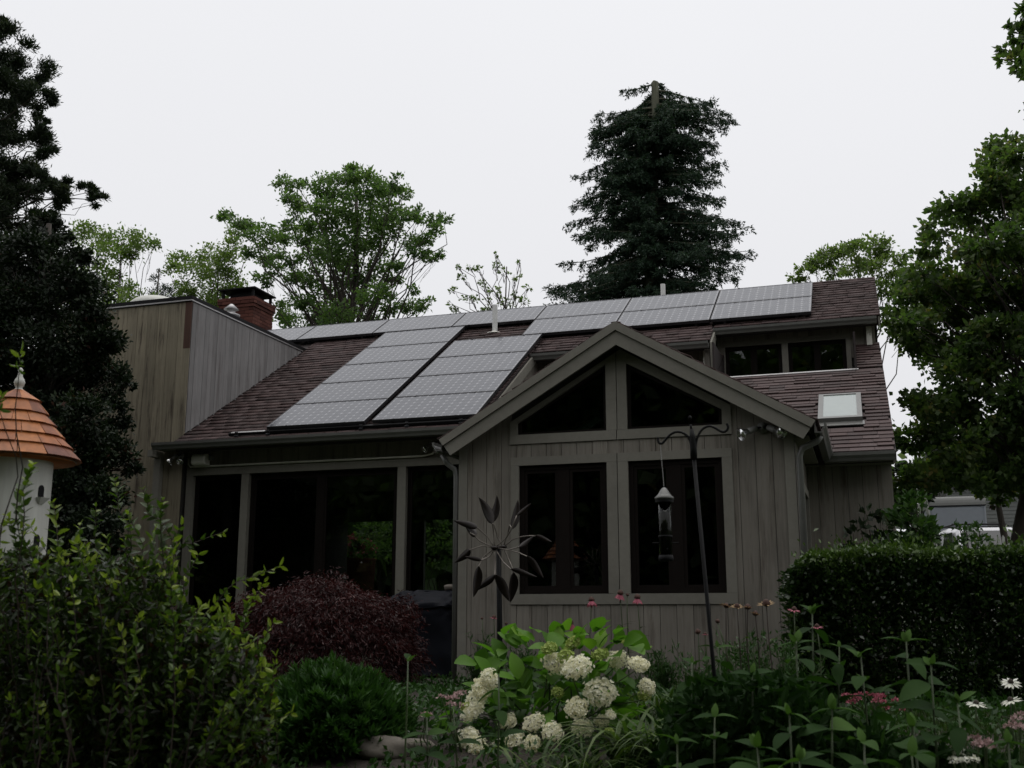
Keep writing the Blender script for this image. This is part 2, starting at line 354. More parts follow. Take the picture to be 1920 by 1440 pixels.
def solar_mat():
    m, t = new_mat('solar_cells'); K = t.links.new
    o = N(t, 'ShaderNodeOutputMaterial'); b = N(t, 'ShaderNodeBsdfPrincipled', inp={'Roughness': 0.16, 'Specular IOR Level': 0.55})
    g = N(t, 'ShaderNodeTexCoord'); s = N(t, 'ShaderNodeSeparateXYZ'); K(g.outputs['Object'], s.inputs[0])
    def cell(sock, n, length):
        a = N(t, 'ShaderNodeMath', operation='MULTIPLY', inp={1: n/length}); K(sock, a.inputs[0])
        f = N(t, 'ShaderNodeMath', operation='FRACT'); K(a.outputs[0], f.inputs[0])
        c = N(t, 'ShaderNodeMath', operation='SUBTRACT', inp={1: 0.5}); K(f.outputs[0], c.inputs[0])
        d = N(t, 'ShaderNodeMath', operation='ABSOLUTE'); K(c.outputs[0], d.inputs[0]); return d.outputs[0]
    ox = N(t, 'ShaderNodeMath', operation='SUBTRACT', inp={1: 0.0245}); K(s.outputs['X'], ox.inputs[0])
    oy = N(t, 'ShaderNodeMath', operation='SUBTRACT', inp={1: 0.018}); K(s.outputs['Y'], oy.inputs[0])
    cx = cell(ox.outputs[0], 12, 1.51); cy = cell(oy.outputs[0], 7, 0.874)
    mx = N(t, 'ShaderNodeMath', operation='MAXIMUM'); K(cx, mx.inputs[0]); K(cy, mx.inputs[1])
    g1 = N(t, 'ShaderNodeMath', operation='GREATER_THAN', inp={1: 0.487}); K(mx.outputs[0], g1.inputs[0])
    sm = N(t, 'ShaderNodeMath', operation='ADD'); K(cx, sm.inputs[0]); K(cy, sm.inputs[1])
    g2 = N(t, 'ShaderNodeMath', operation='GREATER_THAN', inp={1: 0.80}); K(sm.outputs[0], g2.inputs[0])
    e1 = N(t, 'ShaderNodeMath', operation='LESS_THAN', inp={1: 0.0}); K(ox.outputs[0], e1.inputs[0])
    e2 = N(t, 'ShaderNodeMath', operation='GREATER_THAN', inp={1: 1.51}); K(ox.outputs[0], e2.inputs[0])
    def mxx(a, c): q = N(t, 'ShaderNodeMath', operation='MAXIMUM'); K(a, q.inputs[0]); K(c, q.inputs[1]); return q.outputs[0]
    mask = mxx(mxx(g1.outputs[0], g2.outputs[0]), mxx(e1.outputs[0], e2.outputs[0]))
    n = N(t, 'ShaderNodeTexNoise', inp={'Scale': 5, 'Detail': 4}); K(g.outputs['Object'], n.inputs['Vector'])
    r = ramp(t, [(0.3, (0.026, 0.028, 0.038)), (0.7, (0.040, 0.042, 0.054))]); K(n.outputs['Fac'], r.inputs[0])
    c = N(t, 'ShaderNodeMixRGB'); c.inputs['Color2'].default_value = (0.22, 0.22, 0.235, 1); K(mask, c.inputs['Fac']); K(r.outputs[0], c.inputs['Color1'])
    K(c.outputs[0], b.inputs['Base Color'])
    rr = N(t, 'ShaderNodeMapRange', inp={'From Min': 0.35, 'From Max': 0.65, 'To Min': 0.10, 'To Max': 0.22}); K(n.outputs['Fac'], rr.inputs['Value']); K(rr.outputs[0], b.inputs['Roughness'])
    K(b.outputs[0], o.inputs[0])
    return m
M['cells'] = solar_mat()
M['alu'] = solid('anodised_frame', (0.05, 0.05, 0.055), rough=0.35, metal=0.6)
# ------------------------------------------------------------------ ground
def ground_sheet(name, xs, ys, dz, mat, kind='structure'):
    X, Y = np.meshgrid(xs, ys)
    Z = gz(X, Y) + dz + 0.012*np.sin(X*3.1 + Y*1.7)*np.sin(Y*2.3 - X)
    v = np.stack([X, Y, Z], -1).reshape(-1, 3)
    w = len(xs); i = np.arange((len(ys)-1)*(w-1)); a = (i//(w-1))*w + i % (w-1)
    f = np.stack([a, a+1, a+w+1, a+w], -1)
    return tag(link(name, mesh_np(name, v, 4, f, smooth_=True), mat), kind=kind)
far = np.array([40, 70, 120, 250, 600.])
ground_sheet('lawn', np.concatenate([-far[::-1], np.linspace(-25, 25, 101), far]),
             np.concatenate([-far[::-1], np.linspace(-20, 45, 131), far + 30]), 0.0, M['lawn'])
ground_sheet('garden_bed', np.linspace(-7.5, 0.9, 60), np.linspace(2.2, 10.95, 60), 0.03, M['soil'])

# ------------------------------------------------------------------ the house
house = thing('house', 'weathered grey wooden house with a glazed gable wing under a plum shingle roof', 'house', (-5, 14, -0.7))
TH = 0.5398; TT = math.tan(TH); C1, S1 = math.cos(TH), math.sin(TH)
RF = (np.array([0, 13.8183, 2.56]), np.array([1., 0, 0]), np.array([0, C1, S1]), np.array([0, -S1, C1]))
def main_s(Y): return (Y - 13.8183)/C1
def main_z(Y): return 2.56 + (Y - 13.8183)*TT
TL = math.atan(0.52); C2, S2 = math.cos(TL), math.sin(TL)
LF = (np.array([0, 12.93, 1.812]), np.array([1., 0, 0]), np.array([0, C2, S2]), np.array([0, -S2, C2]))
def low_s(Y): return (Y - 12.93)/C2
def low_z(Y): return 1.812 + (Y - 12.93)*0.52
GA, GX, GS = 2.984, -2.345, 0.59                       # gable ridge height, axis, slope
def gab(x): return GA - GS*abs(x - GX)
S_E, S_M, S_R, S_T = main_s(13.72), main_s(16.45), main_s(17.0), main_s(18.96)
TX = -9.72                                             # tower side

# --- roof: decks, then shingles laid on them
mb = MB()
for u0, u1, s0 in ((TX, -4.97, S_E), (-4.97, -2.1, S_M), (-2.1, 0.42, S_R), (-13.2, TX, main_s(17.3))):
    mb.prism([(u0, s0), (u1, s0), (u1, S_T), (u0, S_T)], RF, -0.16, -0.006)
bs = math.hypot(1.3, 0.72)
BF = (np.array([0, 18.96, 5.64]), np.array([1., 0, 0]), np.array([0, 1.3/bs, -0.72/bs]), np.array([0, 0.72/bs, 1.3/bs]))
mb.prism([(-13.2, 0), (0.42, 0), (0.42, bs), (-13.2, bs)], BF, -0.16, -0.006)
S_P = low_s(16.02); S_W = low_s(17.3)
mb.prism([(-2.1, 0), (0.384, 0), (0.384, S_P), (-2.1, S_P)], LF, -0.14, -0.006)
mb.prism([(0.0, S_P), (0.384, S_P), (0.384, S_W), (0.0, S_W)], LF, -0.14, -0.006)
mb.prism([(-2.1, S_P), (-1.99, S_P), (-1.99, S_W), (-2.1, S_W)], LF, -0.14, -0.006)
roof = mb.build('roof', M['deck'], house)
GFn = []
for sg in (-1, 1):
    l = math.hypot(1, GS)
    fr = (np.array([GX, 10.77, GA]), np.array([0, sg*-1., 0]), np.array([sg/l, 0, -GS/l]), np.array([sg*GS/l, 0, 1/l]))
    GFn.append(fr)
mb = MB(); W_G = 1.95*math.hypot(1, GS)
for fr, sg in zip(GFn, (-1, 1)):
    if sg > 0: mb.prism([(-6.0, 0), (0, 0), (0, W_G), (-6.0, W_G)], fr, -0.075, -0.004)
    else:                                               # the left slope carries a roof window
        for q in ((0, 2.25, 0, W_G), (2.95, 6, 0, W_G), (2.25, 2.95, 0, 0.95), (2.25, 2.95, 1.40, W_G)):
            mb.prism([(q[0], q[2]), (q[1], q[2]), (q[1], q[3]), (q[0], q[3])], fr, -0.075, -0.004)
gable_roof = mb.build('gable_roof', M['deck'], house)

rwin = MB()
for q in ((2.21, 2.99, .91, .95), (2.21, 2.99, 1.40, 1.44), (2.21, 2.25, .95, 1.40), (2.95, 2.99, .95, 1.40)): rwin.prism([(q[0], q[2]), (q[1], q[2]), (q[1], q[3]), (q[0], q[3])], GFn[0], -0.08, 0.07)
rwin = rwin.build('roof_window', M['gutter'], house)
rpane = MB(); rpane.prism([(2.25, .95), (2.95, .95), (2.95, 1.40), (2.25, 1.40)], GFn[0], 0.02, 0.035); link('pane', rpane.mesh('pane'), glass_mat('tinted_roof_glass', (.42, .52, .48)), rwin)

SH_L, SH_P = 0.20, 0.14
def shingle_verts(w, lift=0.0):
    g = 0.002
    return np.array([(g, 0, .006+lift), (w-g, 0, .006+lift), (w-g, SH_L, -.004), (g, SH_L, -.004),
                     (g, 0, .021+lift), (w-g, 0, .021+lift), (w-g, SH_L, .006), (g, SH_L, .006)], float)
SH_F = [(0,3,2,1),(4,5,6,7),(0,1,5,4),(1,2,6,5),(2,3,7,6),(3,0,4,7)]
sh_lib = []
for k in range(10):
    me = bpy.data.meshes.new('shingle'); me.from_pydata(shingle_verts(0.27, 0.004*(k % 4)), [], SH_F)
    a = me.attributes.new('var', 'FLOAT', 'FACE'); a.data.foreach_set('value', [0.05 + 0.1*k]*6); me.materials.append(M['shingle']); sh_lib.append(me)
stuffV, stuffF, stuffVar = [], [], []
def lay(fr, u0, u1, s0, s1, parent=None, skip=None, objs=False):
    O, U, V, Nn = fr
    k = 0; s = s0
    while s < s1 - 0.02:
        u = u0 - random.random()*0.2
        while u < u1:
            w = random.uniform(0.18, 0.36)
            a, b = max(u, u0), min(u + w, u1)
            u += w
            if b - a < 0.04 or (skip and skip(a, b, s)): continue
            lift = random.choice((0, 0.002, 0.004, 0.009))
            if objs:
                Mx = Matrix(((U[0]*(b-a)/0.27, V[0], Nn[0], 0), (U[1]*(b-a)/0.27, V[1], Nn[1], 0), (U[2]*(b-a)/0.27, V[2], Nn[2], 0), (0, 0, 0, 1)))
                p = O + U*a + V*s
                Mx[0][3], Mx[1][3], Mx[2][3] = p
                link('shingle', random.choice(sh_lib), None, parent, Mx)
            else:
                vv = shingle_verts(b - a, lift); vv[:, 0] += a; vv[:, 1] += s
                if s + SH_L > s1: vv[:, 1] = np.minimum(vv[:, 1], s1)
                stuffV.append(O + vv[:, :1]*U + vv[:, 1:2]*V + vv[:, 2:]*Nn); stuffF.append(len(stuffF)); stuffVar.append(random.random())
        s += SH_P; k += 1
def stuff_shingles(name, parent):
    global stuffV, stuffF, stuffVar
    v = np.concatenate(stuffV); f = (np.array(SH_F)[None] + 8*np.arange(len(stuffF))[:, None, None]).reshape(-1, 4)
    o = link(name, mesh_np(name, v, 4, f, np.repeat(stuffVar, 6)), M['shingle'], parent); o['kind'] = 'stuff'
    stuffV, stuffF, stuffVar = [], [], []
    return o
# solar layout (u from the left, s up the slope)
PW, PH, PG = 1.559, 0.915, 0.02
XP = -8.189
cells = []
RIDGE_S = 4.745
for k in range(7): cells.append((XP - 1.861 + (k - 1)*(PW + PG), RIDGE_S, 'ridge', k))
for k in (4, 5, 6): cells.append((XP - 1.861 + (k - 1)*(PW + PG), RIDGE_S - PH - PG, 'second', k))
for k in range(5): cells.append((XP, k*(0.923 + PG), 'left column', k))
for k in range(4): cells.append((XP + 1.674, 0.02 + k*(0.923 + PG), 'right column', k))
def under_panel(a, b, s):
    for u, v, *_ in cells:
        if a > u + 0.45 and b < u + PW - 0.45 and s > v + 0.3 and s + SH_L < v + PH - 0.25: return True
    return False
# nearest field, beside the skylight: single shingles
def skylight_skip(a, b, s): return b > -0.48 and a < 0.06 and low_s(13.80) < s + 0.06 and s < low_s(14.78)
def gable_skip(a, b, s):       # hidden below the wing's roof
    y = 12.93 + s*C2; z = 1.812 + s*S2
    return gab(b) > z + 0.25 and y < 15.6
row0, row1 = -0.02 + SH_P*int((low_s(13.72) + 0.02)/SH_P), -0.02 + SH_P*math.ceil((low_s(14.80) + 0.02)/SH_P)
lay(LF, -1.75, 0.384, -0.02, row0, roof, gable_skip, objs=True)
lay(LF, -1.75, -0.485, row0, row1, roof, gable_skip, objs=True)
lay(LF, 0.055, 0.384, row0, row1, roof, gable_skip, objs=True)
lay(LF, -1.75, 0.384, row1, S_P - 0.02, roof, gable_skip, objs=True)
lay(LF, 0.03, 0.384, S_P + 0.1, S_W, roof, objs=True)
lay(LF, -2.1, -1.99, S_P - 0.3, S_W)
lay(LF, -2.1, -1.75, 1.6, S_P - 0.02)
lay(RF, TX + 0.01, -4.97, S_E - 0.02, S_T, skip=under_panel)
lay(RF, -4.97, -2.1, S_M - 0.02, S_T, skip=under_panel)
lay(RF, -2.1, 0.42, S_R - 0.02, S_T, skip=under_panel)
lay(BF, -13.2, 0.42, -0.02, bs)
stuff_shingles('shingle_courses', roof)
for fr, sg in zip(GFn, (-1, 1)):
    O, U, V, Nn = fr
    f2 = (O + V*W_G, U, -V, Nn)
    ua, ub = (0.0, 6.0) if sg < 0 else (-6.0, 0.0)
    lay(f2, ua, ub, -0.02, W_G, skip=(lambda a, b, s: b > 2.25 and a < 2.95 and s + SH_L > W_G - 1.42 and s < W_G - .93) if sg < 0 else None)
stuff_shingles('shingle_courses', gable_roof)
mb = MB()                                               # ridge caps
for k in range(47):
    u = -13.2 + k*0.29; mb.cur = random.random()
    mb.add([(u, 18.84, 5.575), (u+.285, 18.84, 5.58), (u+.285, 18.96, 5.672), (u, 18.96, 5.662), (u, 19.08, 5.585), (u+.285, 19.08, 5.59)], [(0,1,2,3), (3,2,5,4)])
mb.build('ridge_cap', M['shingle'], roof)

# --- boards
def boards(parent, polys, fr, width, mat, thick=0.018, gap=0.005, u0=0.0, name='siding_board'):
    for poly in polys:
        lo, hi = min(p[0] for p in poly), max(p[0] for p in poly)
        k = math.floor((lo - u0)/width)
        while u0 + k*width < hi:
            a, b = u0 + k*width + gap/2, u0 + (k+1)*width - gap/2
            q = clip(clip(poly, 0, a, False), 0, b, True) if len(poly) > 2 else []
            k += 1
            if len(q) < 3 or max(p[0] for p in q) - min(p[0] for p in q) < 0.012: continue
            m_ = MB(); m_.prism(q, fr, 0.0, thick + random.uniform(-0.002, 0.002))
            link(name, m_.mesh(name), mat, parent)
def bar_rect(mb, fr, x0, x1, z0, z1, d0, d1): mb.prism([(x0, z0), (x1, z0), (x1, z1), (x0, z1)], fr, d0, d1)
def trim(polys, fr, d0, d1, mat=None, name='trim_board'):
    for p in polys:
        m_ = MB(); m_.prism(p, fr, d0, d1); m_.build(name, mat or M['trim'], house)
def rect(x0, x1, z0, z1): return [(x0, z0), (x1, z0), (x1, z1), (x0, z1)]
def glaze(parent, poly, fr, d): 
    m_ = MB(); m_.prism(poly, fr, d, d + 0.006); link('pane', m_.mesh('pane'), M['glass'], parent)
def casement(fr, x0, x1, z0, z1, splits, fw=0.045, d=-0.05, name='window', sash=0.035, deep=0.045):
    """Frame with bars at the splits, each light glazed."""
    m_ = MB()
    bar_rect(m_, fr, x0, x1, z0, z0+fw, d, d+deep); bar_rect(m_, fr, x0, x1, z1-fw, z1, d, d+deep)
    bar_rect(m_, fr, x0, x0+fw, z0+fw, z1-fw, d, d+deep); bar_rect(m_, fr, x1-fw, x1, z0+fw, z1-fw, d, d+deep)
    xs = [x0+fw]
    for s, w in splits:
        bar_rect(m_, fr, s-w/2, s+w/2, z0+fw, z1-fw, d, d+deep-0.004); xs += [s-w/2, s+w/2]
    xs.append(x1-fw)
    f = m_.build(name, M['brown_frame'], house)
    for a, b in zip(xs[::2], xs[1::2]):
        q = MB()
        for r_ in (rect(a, b, z0+fw, z0+fw+sash), rect(a, b, z1-fw-sash, z1-fw), rect(a, a+sash, z0+fw+sash, z1-fw-sash), rect(b-sash, b, z0+fw+sash, z1-fw-sash)):
            q.prism(r_, fr, d+0.004, d+deep-0.012)
        link('sash', q.mesh('sash'), M['brown_frame'], f)
        glaze(f, rect(a+sash, b-sash, z0+fw+sash, z1-fw-sash), fr, d+0.012)
    return f

# --- gable wing front
GY = 11.0; FG = frame_xz(GY)
GL, GR = -4.146, -0.62
def gtop(x): return gab(x) - 0.10
mb = MB()                                               # solid wall behind the boards, open at the windows
for p in ([(GL, -0.75), (-3.48, -0.75), (-3.48, gtop(-3.48)), (GL, gtop(GL))], [(-1.315, -0.75), (GR, -0.75), (GR, gtop(GR)), (-1.315, gtop(-1.315))],
          rect(-3.48, -1.315, -0.75, 0.205), rect(-3.48, -1.315, 1.545, 1.88), rect(-2.512, -2.288, 0.205, 1.545),
          [(-2.505, 1.88), (-2.287, 1.88), (-2.287, gtop(-2.287)), (GX, gtop(GX)), (-2.505, gtop(-2.505))],
          [(-3.48, 2.0), (-2.505, 2.58), (-2.505, gtop(-2.505)), (-3.48, gtop(-3.48))], [(-2.287, 2.58), (-1.315, 2.034), (-1.315, gtop(-1.315)), (-2.287, gtop(-2.287))]):
    mb.prism(p, FG, -0.12, -0.006)
gw = mb.build('gable_wall', M['backing'], house)
boards(gw, [[(GL+0.1, -0.72), (-3.555, -0.72), (-3.555, gtop(-3.555)), (GL+0.1, gtop(GL+0.1))],
            [(-1.228, -0.72), (GR-0.1, -0.72), (GR-0.1, gtop(GR-0.1)), (-1.228, gtop(-1.228))],
            rect(-3.555, -1.228, -0.72, 0.098), rect(-3.555, -1.228, 1.636, 1.773)], FG, 0.1665, M['siding'], u0=-3.33)
trim([rect(GL, GL+0.098, -0.72, gtop(GL)-0.01), rect(GR-0.098, GR, -0.72, gtop(GR)-0.01)], FG, 0, 0.028, name='corner_board')
trim([rect(-3.555, -2.404, 0.1, 0.205), rect(-2.396, -1.228, 0.1, 0.205), rect(-3.555, -2.404, 1.545, 1.634), rect(-2.396, -1.228, 1.545, 1.634),
      rect(-3.555, -3.466, 0.207, 1.543), rect(-1.33, -1.228, 0.207, 1.543), rect(-2.512, -2.404, 0.207, 1.543), rect(-2.396, -2.288, 0.207, 1.543)], FG, 0, 0.032)
def rk(x, o): return gab(x) - o
trim([rect(-3.565, -2.404, 1.776, 1.876), rect(-2.396, -1.22, 1.776, 1.876)], FG, 0, 0.034)
trim([[(-3.565, 1.878), (-3.482, 1.878), (-3.482, 2.0), (-3.482, rk(-3.482, .25)), (-3.565, rk(-3.565, .25))],
      [(-1.312, 1.878), (-1.22, 1.878), (-1.22, rk(-1.22, .25)), (-1.312, rk(-1.312, .25))],
      [(-2.507, 1.878), (-2.396, 1.878), (-2.396, rk(-2.396, .25)), (-2.507, rk(-2.507, .25))],
      [(-2.388, 1.878), (-2.285, 1.878), (-2.285, rk(-2.285, .25)), (GX, rk(GX, .25)), (-2.388, rk(-2.388, .25))],
      [(-3.48, 2.002), (-2.509, 2.58), (-2.509, rk(-2.509, .25)), (-3.48, rk(-3.48, .25))],
      [(-2.283, 2.58), (-1.314, 2.036), (-1.314, rk(-1.314, .25)), (-2.283, rk(-2.283, .25))]], FG, 0, 0.034)
casement(FG, -3.464, -2.514, 0.209, 1.541, [(-2.985, 0.12)])
casement(FG, -2.286, -1.332, 0.209, 1.541, [(-1.81, 0.12)])
for poly in ([(-3.478, 1.88), (-2.507, 1.88), (-2.507, 2.574), (-3.478, 2.0)], [(-2.285, 1.88), (-1.314, 1.88), (-1.314, 2.032), (-2.285, 2.574)]):
    cx = sum(p[0] for p in poly)/4; cz = sum(p[1] for p in poly)/4
    inn = [(p[0] + (cx-p[0])*0.07, p[1] + (cz-p[1])*0.12) for p in poly]
    m_ = MB()
    for i in range(4): m_.prism([poly[i], poly[(i+1) % 4], inn[(i+1) % 4], inn[i]], FG, -0.05, -0.005)
    f = m_.build('gable_window', M['brown_frame'], house); glaze(f, inn, FG, -0.035)
# rake boards, upper one proud of the lower one
for sg in (-1, 1):
    e = GX + sg*1.95
    pts = lambda a, b, xe, cut: [(GX, GA - a), (xe, gab(xe) - a), (xe - sg*cut, gab(xe - sg*cut) - b), (GX, GA - b)]
    FR = frame_xz(10.77)
    m_ = MB(); m_.prism(pts(0.0, 0.092, e, 0.045), FR, -0.02, 0.022); m_.build('rake_board', M['trim'], house)
    m_ = MB(); m_.prism(pts(0.096, 0.246, e - sg*0.05, 0.075), FR, -0.03, 0.0); m_.build('rake_board', M['trim'], house)
    m_ = MB(); m_.prism([(GX, GA-.10), (e-sg*.06, gab(e-sg*.06)-.10), (e-sg*.06, gab(e-sg*.06)-.125), (GX, GA-.125)], FR, -0.23, -0.031); m_.build('soffit', M['trim'], house)
    m_ = MB(); m_.box(min(e-sg*.08, e-sg*.28), max(e-sg*.08, e-sg*.28), 11.0, 13.9, gab(e)-0.13, gab(e)-0.105); m_.build('soffit', M['trim'], house)
# side walls of the wing
mb = MB()
FS = frame_yz(GR, 1)
for p in (rect(11.0, 11.32, -0.75, 1.72), rect(12.98, 13.3, -0.75, 1.72), rect(11.32, 12.98, 1.3, 1.72), rect(11.32, 12.98, -0.75, -0.5)):
    mb.prism(p, FS, -0.1, -0.02)
gs = mb.build('gable_side_wall', M['backing'], house)
boards(gs, [rect(11.06, 11.27, -0.72, 1.70), rect(13.03, 13.28, -0.72, 1.70), rect(11.27, 13.03, 1.4, 1.70)], FS, 0.165, M['siding'], u0=11.06, thick=-0.002)
trim([rect(11.27, 11.35, -0.5, 1.3), rect(12.1, 12.2, -0.5, 1.3), rect(12.95, 13.03, -0.5, 1.3), rect(11.27, 13.03, 1.302, 1.39)], FS, -0.02, 0.02)
casement(FS, 11.352, 12.098, -0.49, 1.298, [], d=-0.06)
casement(FS, 12.202, 12.948, -0.49, 1.298, [], d=-0.06)
mb = MB(); mb.prism(rect(11.0, 14.1, -0.75, 1.75), frame_yz(GL, -1), -0.1, -0.02); gs2 = mb.build('gable_side_wall', M['backing'], house)
boards(gs2, [rect(11.05, 14.08, -0.72, 1.73)], frame_yz(GL, -1), 0.165, M['siding'], u0=11.05, thick=-0.002)

# --- left front: tower, glazed front under the eave
FW = frame_xz(14.1)
mb = MB()
mb.prism(rect(TX, GL, 2.035, 2.42), FW, -0.12, -0.006); mb.prism(rect(TX, GL, -0.75, -0.4), FW, -0.12, -0.006)
mw = mb.build('front_wall', M['backing'], house)
boards(mw, [rect(TX, GL, 2.155, 2.40)], FW, 2.8, M['siding'], u0=TX, name='frieze_board')
boards(mw, [rect(TX, GL, -0.74, -0.41)], FW, 0.1665, M['siding'], u0=TX)
trim([rect(TX+0.02, -9.59, -0.4, 2.04), rect(-8.751, -8.632, -0.4, 2.04), rect(-6.24, -6.112, -0.4, 2.04)], FW, -0.1, 0.03, name='post')
trim([rect(TX+0.02, -7.2, 2.042, 2.152), rect(-7.196, GL-0.01, 2.042, 2.152)], FW, 0, 0.034)
casement(FW, -9.588, -8.753, -0.4, 2.038, [], fw=0.03, d=-0.09, sash=0.03)
casement(FW, -8.63, -6.242, -0.4, 2.038, [(-7.466, 0.10)], fw=0.05, d=-0.09, name='sliding_door')
casement(FW, -6.11, -4.25, -0.4, 2.038, [], fw=0.03, d=-0.09, sash=0.03)
mb = MB(); mb.box(TX-0.3, GL-0.1, 13.74, 14.1, 2.402, 2.42); mb.build('soffit', M['trim'], house)
# tower
TZ = 4.75; FT = frame_xz(13.95); FTS = frame_yz(TX, 1)
mb = MB(); mb.prism(rect(-12.2, TX-0.004, -0.75, TZ), FT, -0.1, -0.006)
tw = mb.build('tower_wall', M['backing'], house)
boards(tw, [rect(-12.2, TX-0.092, -0.74, TZ-0.01)], FT, 0.19, M['tower'], u0=-12.2)
m_ = MB(); m_.prism(rect(TX-0.09, TX+0.02, 4.0, TZ-0.01), FT, 0, 0.022); link('corner_board', m_.mesh('corner_board'), M['rust_board'], tw)
m_ = MB(); m_.prism(rect(TX-0.09, TX+0.02, -0.74, 3.997), FT, 0, 0.021); link('corner_board', m_.mesh('corner_board'), M['tower'], tw)
yb = 13.8183 + (TZ - 2.56)/TT
side = [(13.97, main_z(13.97) + 0.03), (yb, TZ - 0.01), (13.97, TZ - 0.01)]
mb = MB(); mb.prism([(13.97, main_z(13.97)-.1), (yb, TZ-.11), (yb, TZ-.01), (13.97, TZ-.01)], FTS, -0.1, -0.006)
ts = mb.build('tower_side_wall', M['backing'], house)
boards(ts, [side], FTS, 0.118, M['tower_side'], u0=13.97, gap=0.005)
mb = MB(); mb.box(-12.3, TX+0.045, 13.89, yb+0.12, TZ+0.025, TZ+0.075); mb.build('tower_roof', M['black_metal'], house)
mb = MB(); mb.box(-12.28, TX+0.035, 13.90, yb+0.1, TZ, TZ+0.024); mb.build('drip_edge', M['galv'], house)
dc = at(295, 558.5, 14.6); dh = dc[2] - TZ - 0.07
mb = MB(); mb.lathe((dc[0], 14.6, TZ+0.07), [(0.44, 0), (0.44, dh-.16), (0.42, dh-.12), (0.35, dh-.06), (0.24, dh-.02), (0.1, dh-.003), (0.0, dh)], 24)
mb.build('skylight_dome', M['white'], house, smooth_=True)
# step flashing along tower side
mb = MB()
for k in range(17):
    y = 14.05 + k*0.195
    mb.box(TX+0.004, TX+0.055, y, y+0.10, main_z(y)+0.03, main_z(y)+0.045)
mb.build('step_flashing', M['galv'], house)
# --- middle clerestory and cheeks
mb = MB(); mb.prism(rect(-4.95, -2.1, 1.6, main_z(16.8)-0.16), frame_xz(16.8), -0.1, -0.006)
cw = mb.build('clerestory_wall', M['backing'], house)
boards(cw, [rect(-4.95, -2.1, 2.2, main_z(16.8)-0.17)], frame_xz(16.8), 0.1665, M['siding'])
FC = frame_yz(-4.95, 1)
mb = MB(); mb.prism([(14.0, 1.5), (16.8, 1.5), (16.8, main_z(16.8)-.17), (14.0, main_z(14.0)-.17)], FC, -0.1, -0.02)
ck = mb.build('cheek_wall', M['backing'], house)
boards(ck, [[(14.0, 1.6), (16.8, 1.6), (16.8, main_z(16.8)-.17), (14.0, main_z(14.0)-.17)]], FC, 0.1665, M['siding'], thick=-0.002)
trim([[(13.72, main_z(13.72)-.19), (16.6, main_z(16.6)-.19), (16.6, main_z(16.6)-.02), (13.72, main_z(13.72)-.02)]], FC, 0.0, 0.03, name='rake_board')
FC2 = frame_yz(-2.1, 1)
mb = MB(); mb.prism([(16.5, 2.4), (17.3, 2.4), (17.3, main_z(17.3)-.16), (16.5, main_z(16.5)-.16)], FC2, -0.1, -0.02); mb.build('cheek_wall', M['siding'], house)
trim([[(16.42, main_z(16.42)-.45), (16.56, main_z(16.56)-.45), (17.0, main_z(17.0)-.17), (17.0, main_z(17.0)-.02), (16.42, main_z(16.42)-.02)]], FC2, 0.0, 0.03, name='rake_board')
# --- right clerestory with its two windows in the roof well
FD = frame_xz(17.3)
mb = MB()
for p in (rect(-2.1, -1.97, 3.3, 4.5), rect(-1.088, -0.988, 3.3, 4.21), rect(-0.113, 0.33, 3.3, 4.5), rect(-1.97, -0.113, 4.21, 4.5), rect(-1.97, -0.113, 3.3, 3.64)):
    mb.prism(p, FD, -0.1, -0.006)
dw = mb.build('dormer_wall', M['backing'], house)
boards(dw, [rect(-2.1, -2.0, 3.4, 4.48), rect(-0.04, 0.33, 3.9, 4.48), rect(-1.995, -0.045, 4.29, 4.48)], FD, 0.1665, M['siding'])
trim([rect(-2.0, -0.04, 4.205, 4.288), rect(-1.086, -0.99, 3.5, 4.203), rect(-2.0, -1.972, 3.5, 4.203), rect(-0.111, -0.04, 3.5, 4.203)], FD, 0, 0.03)
casement(FD, -1.97, -1.09, 3.6, 4.203, [(-1.53, 0.05)], fw=0.03, d=-0.06, sash=0.025)
casement(FD, -0.986, -0.113, 3.6, 4.203, [(-0.55, 0.05)], fw=0.03, d=-0.06, sash=0.025)
mb = MB(); mb.box(-1.99, 0.0, 16.04, 17.28, 3.22, 3.26); mb.box(-2.02, -1.992, 16.03, 17.29, 3.2, 4.0); mb.box(0.002, 0.03, 16.03, 17.29, 3.2, 4.0)
mb.box(-1.99, 0.0, 16.025, 16.04, 3.2, low_z(16.02)-0.01)
mb.build('roof_well', M['deck'], house)
O, U, V, Nn = LF
mb = MB(); mb.prism([(-2.02, S_P-0.035), (0.05, S_P-0.035), (0.05, S_P+0.02), (-2.02, S_P+0.02)], LF, 0.012, 0.03); mb.build('sill_flashing', M['galv'], house)
# --- right front wall under the low eave, and the gable end
FE = frame_xz(13.3)
mb = MB(); mb.prism(rect(GR-0.05, 0.33, -0.75, 1.86), FE, -0.1, -0.006); rw = mb.build('front_wall', M['backing'], house)
boards(rw, [rect(GR+0.005, 0.33, -0.74, 1.84)], FE, 0.1665, M['siding'])
mb = MB(); mb.box(-0.4, 0.36, 12.96, 13.3, 1.70, 1.72); mb.build('soffit', M['trim'], house)
FX = frame_yz(0.33, 1)
endp = [[(13.3, -0.75), (17.3, -0.75), (17.3, low_z(17.3)-.13), (13.3, low_z(13.3)-.13)], [(17.3, -0.75), (19.8, -0.75), (19.8, 5.0), (18.96, 5.46), (17.3, main_z(17.3)-.16)]]
mb = MB()
for p in endp: mb.prism(p, FX, -0.1, -0.02)
ew = mb.build('end_wall', M['backing'], house)
boards(ew, endp, FX, 0.1665, M['siding'], thick=-0.002)
trim([[(12.93, low_z(12.93)-.15), (17.3, low_z(17.3)-.15), (17.3, low_z(17.3)-.012), (12.93, low_z(12.93)-.012)]], frame_yz(0.345, 1), 0, 0.025, name='rake_board')
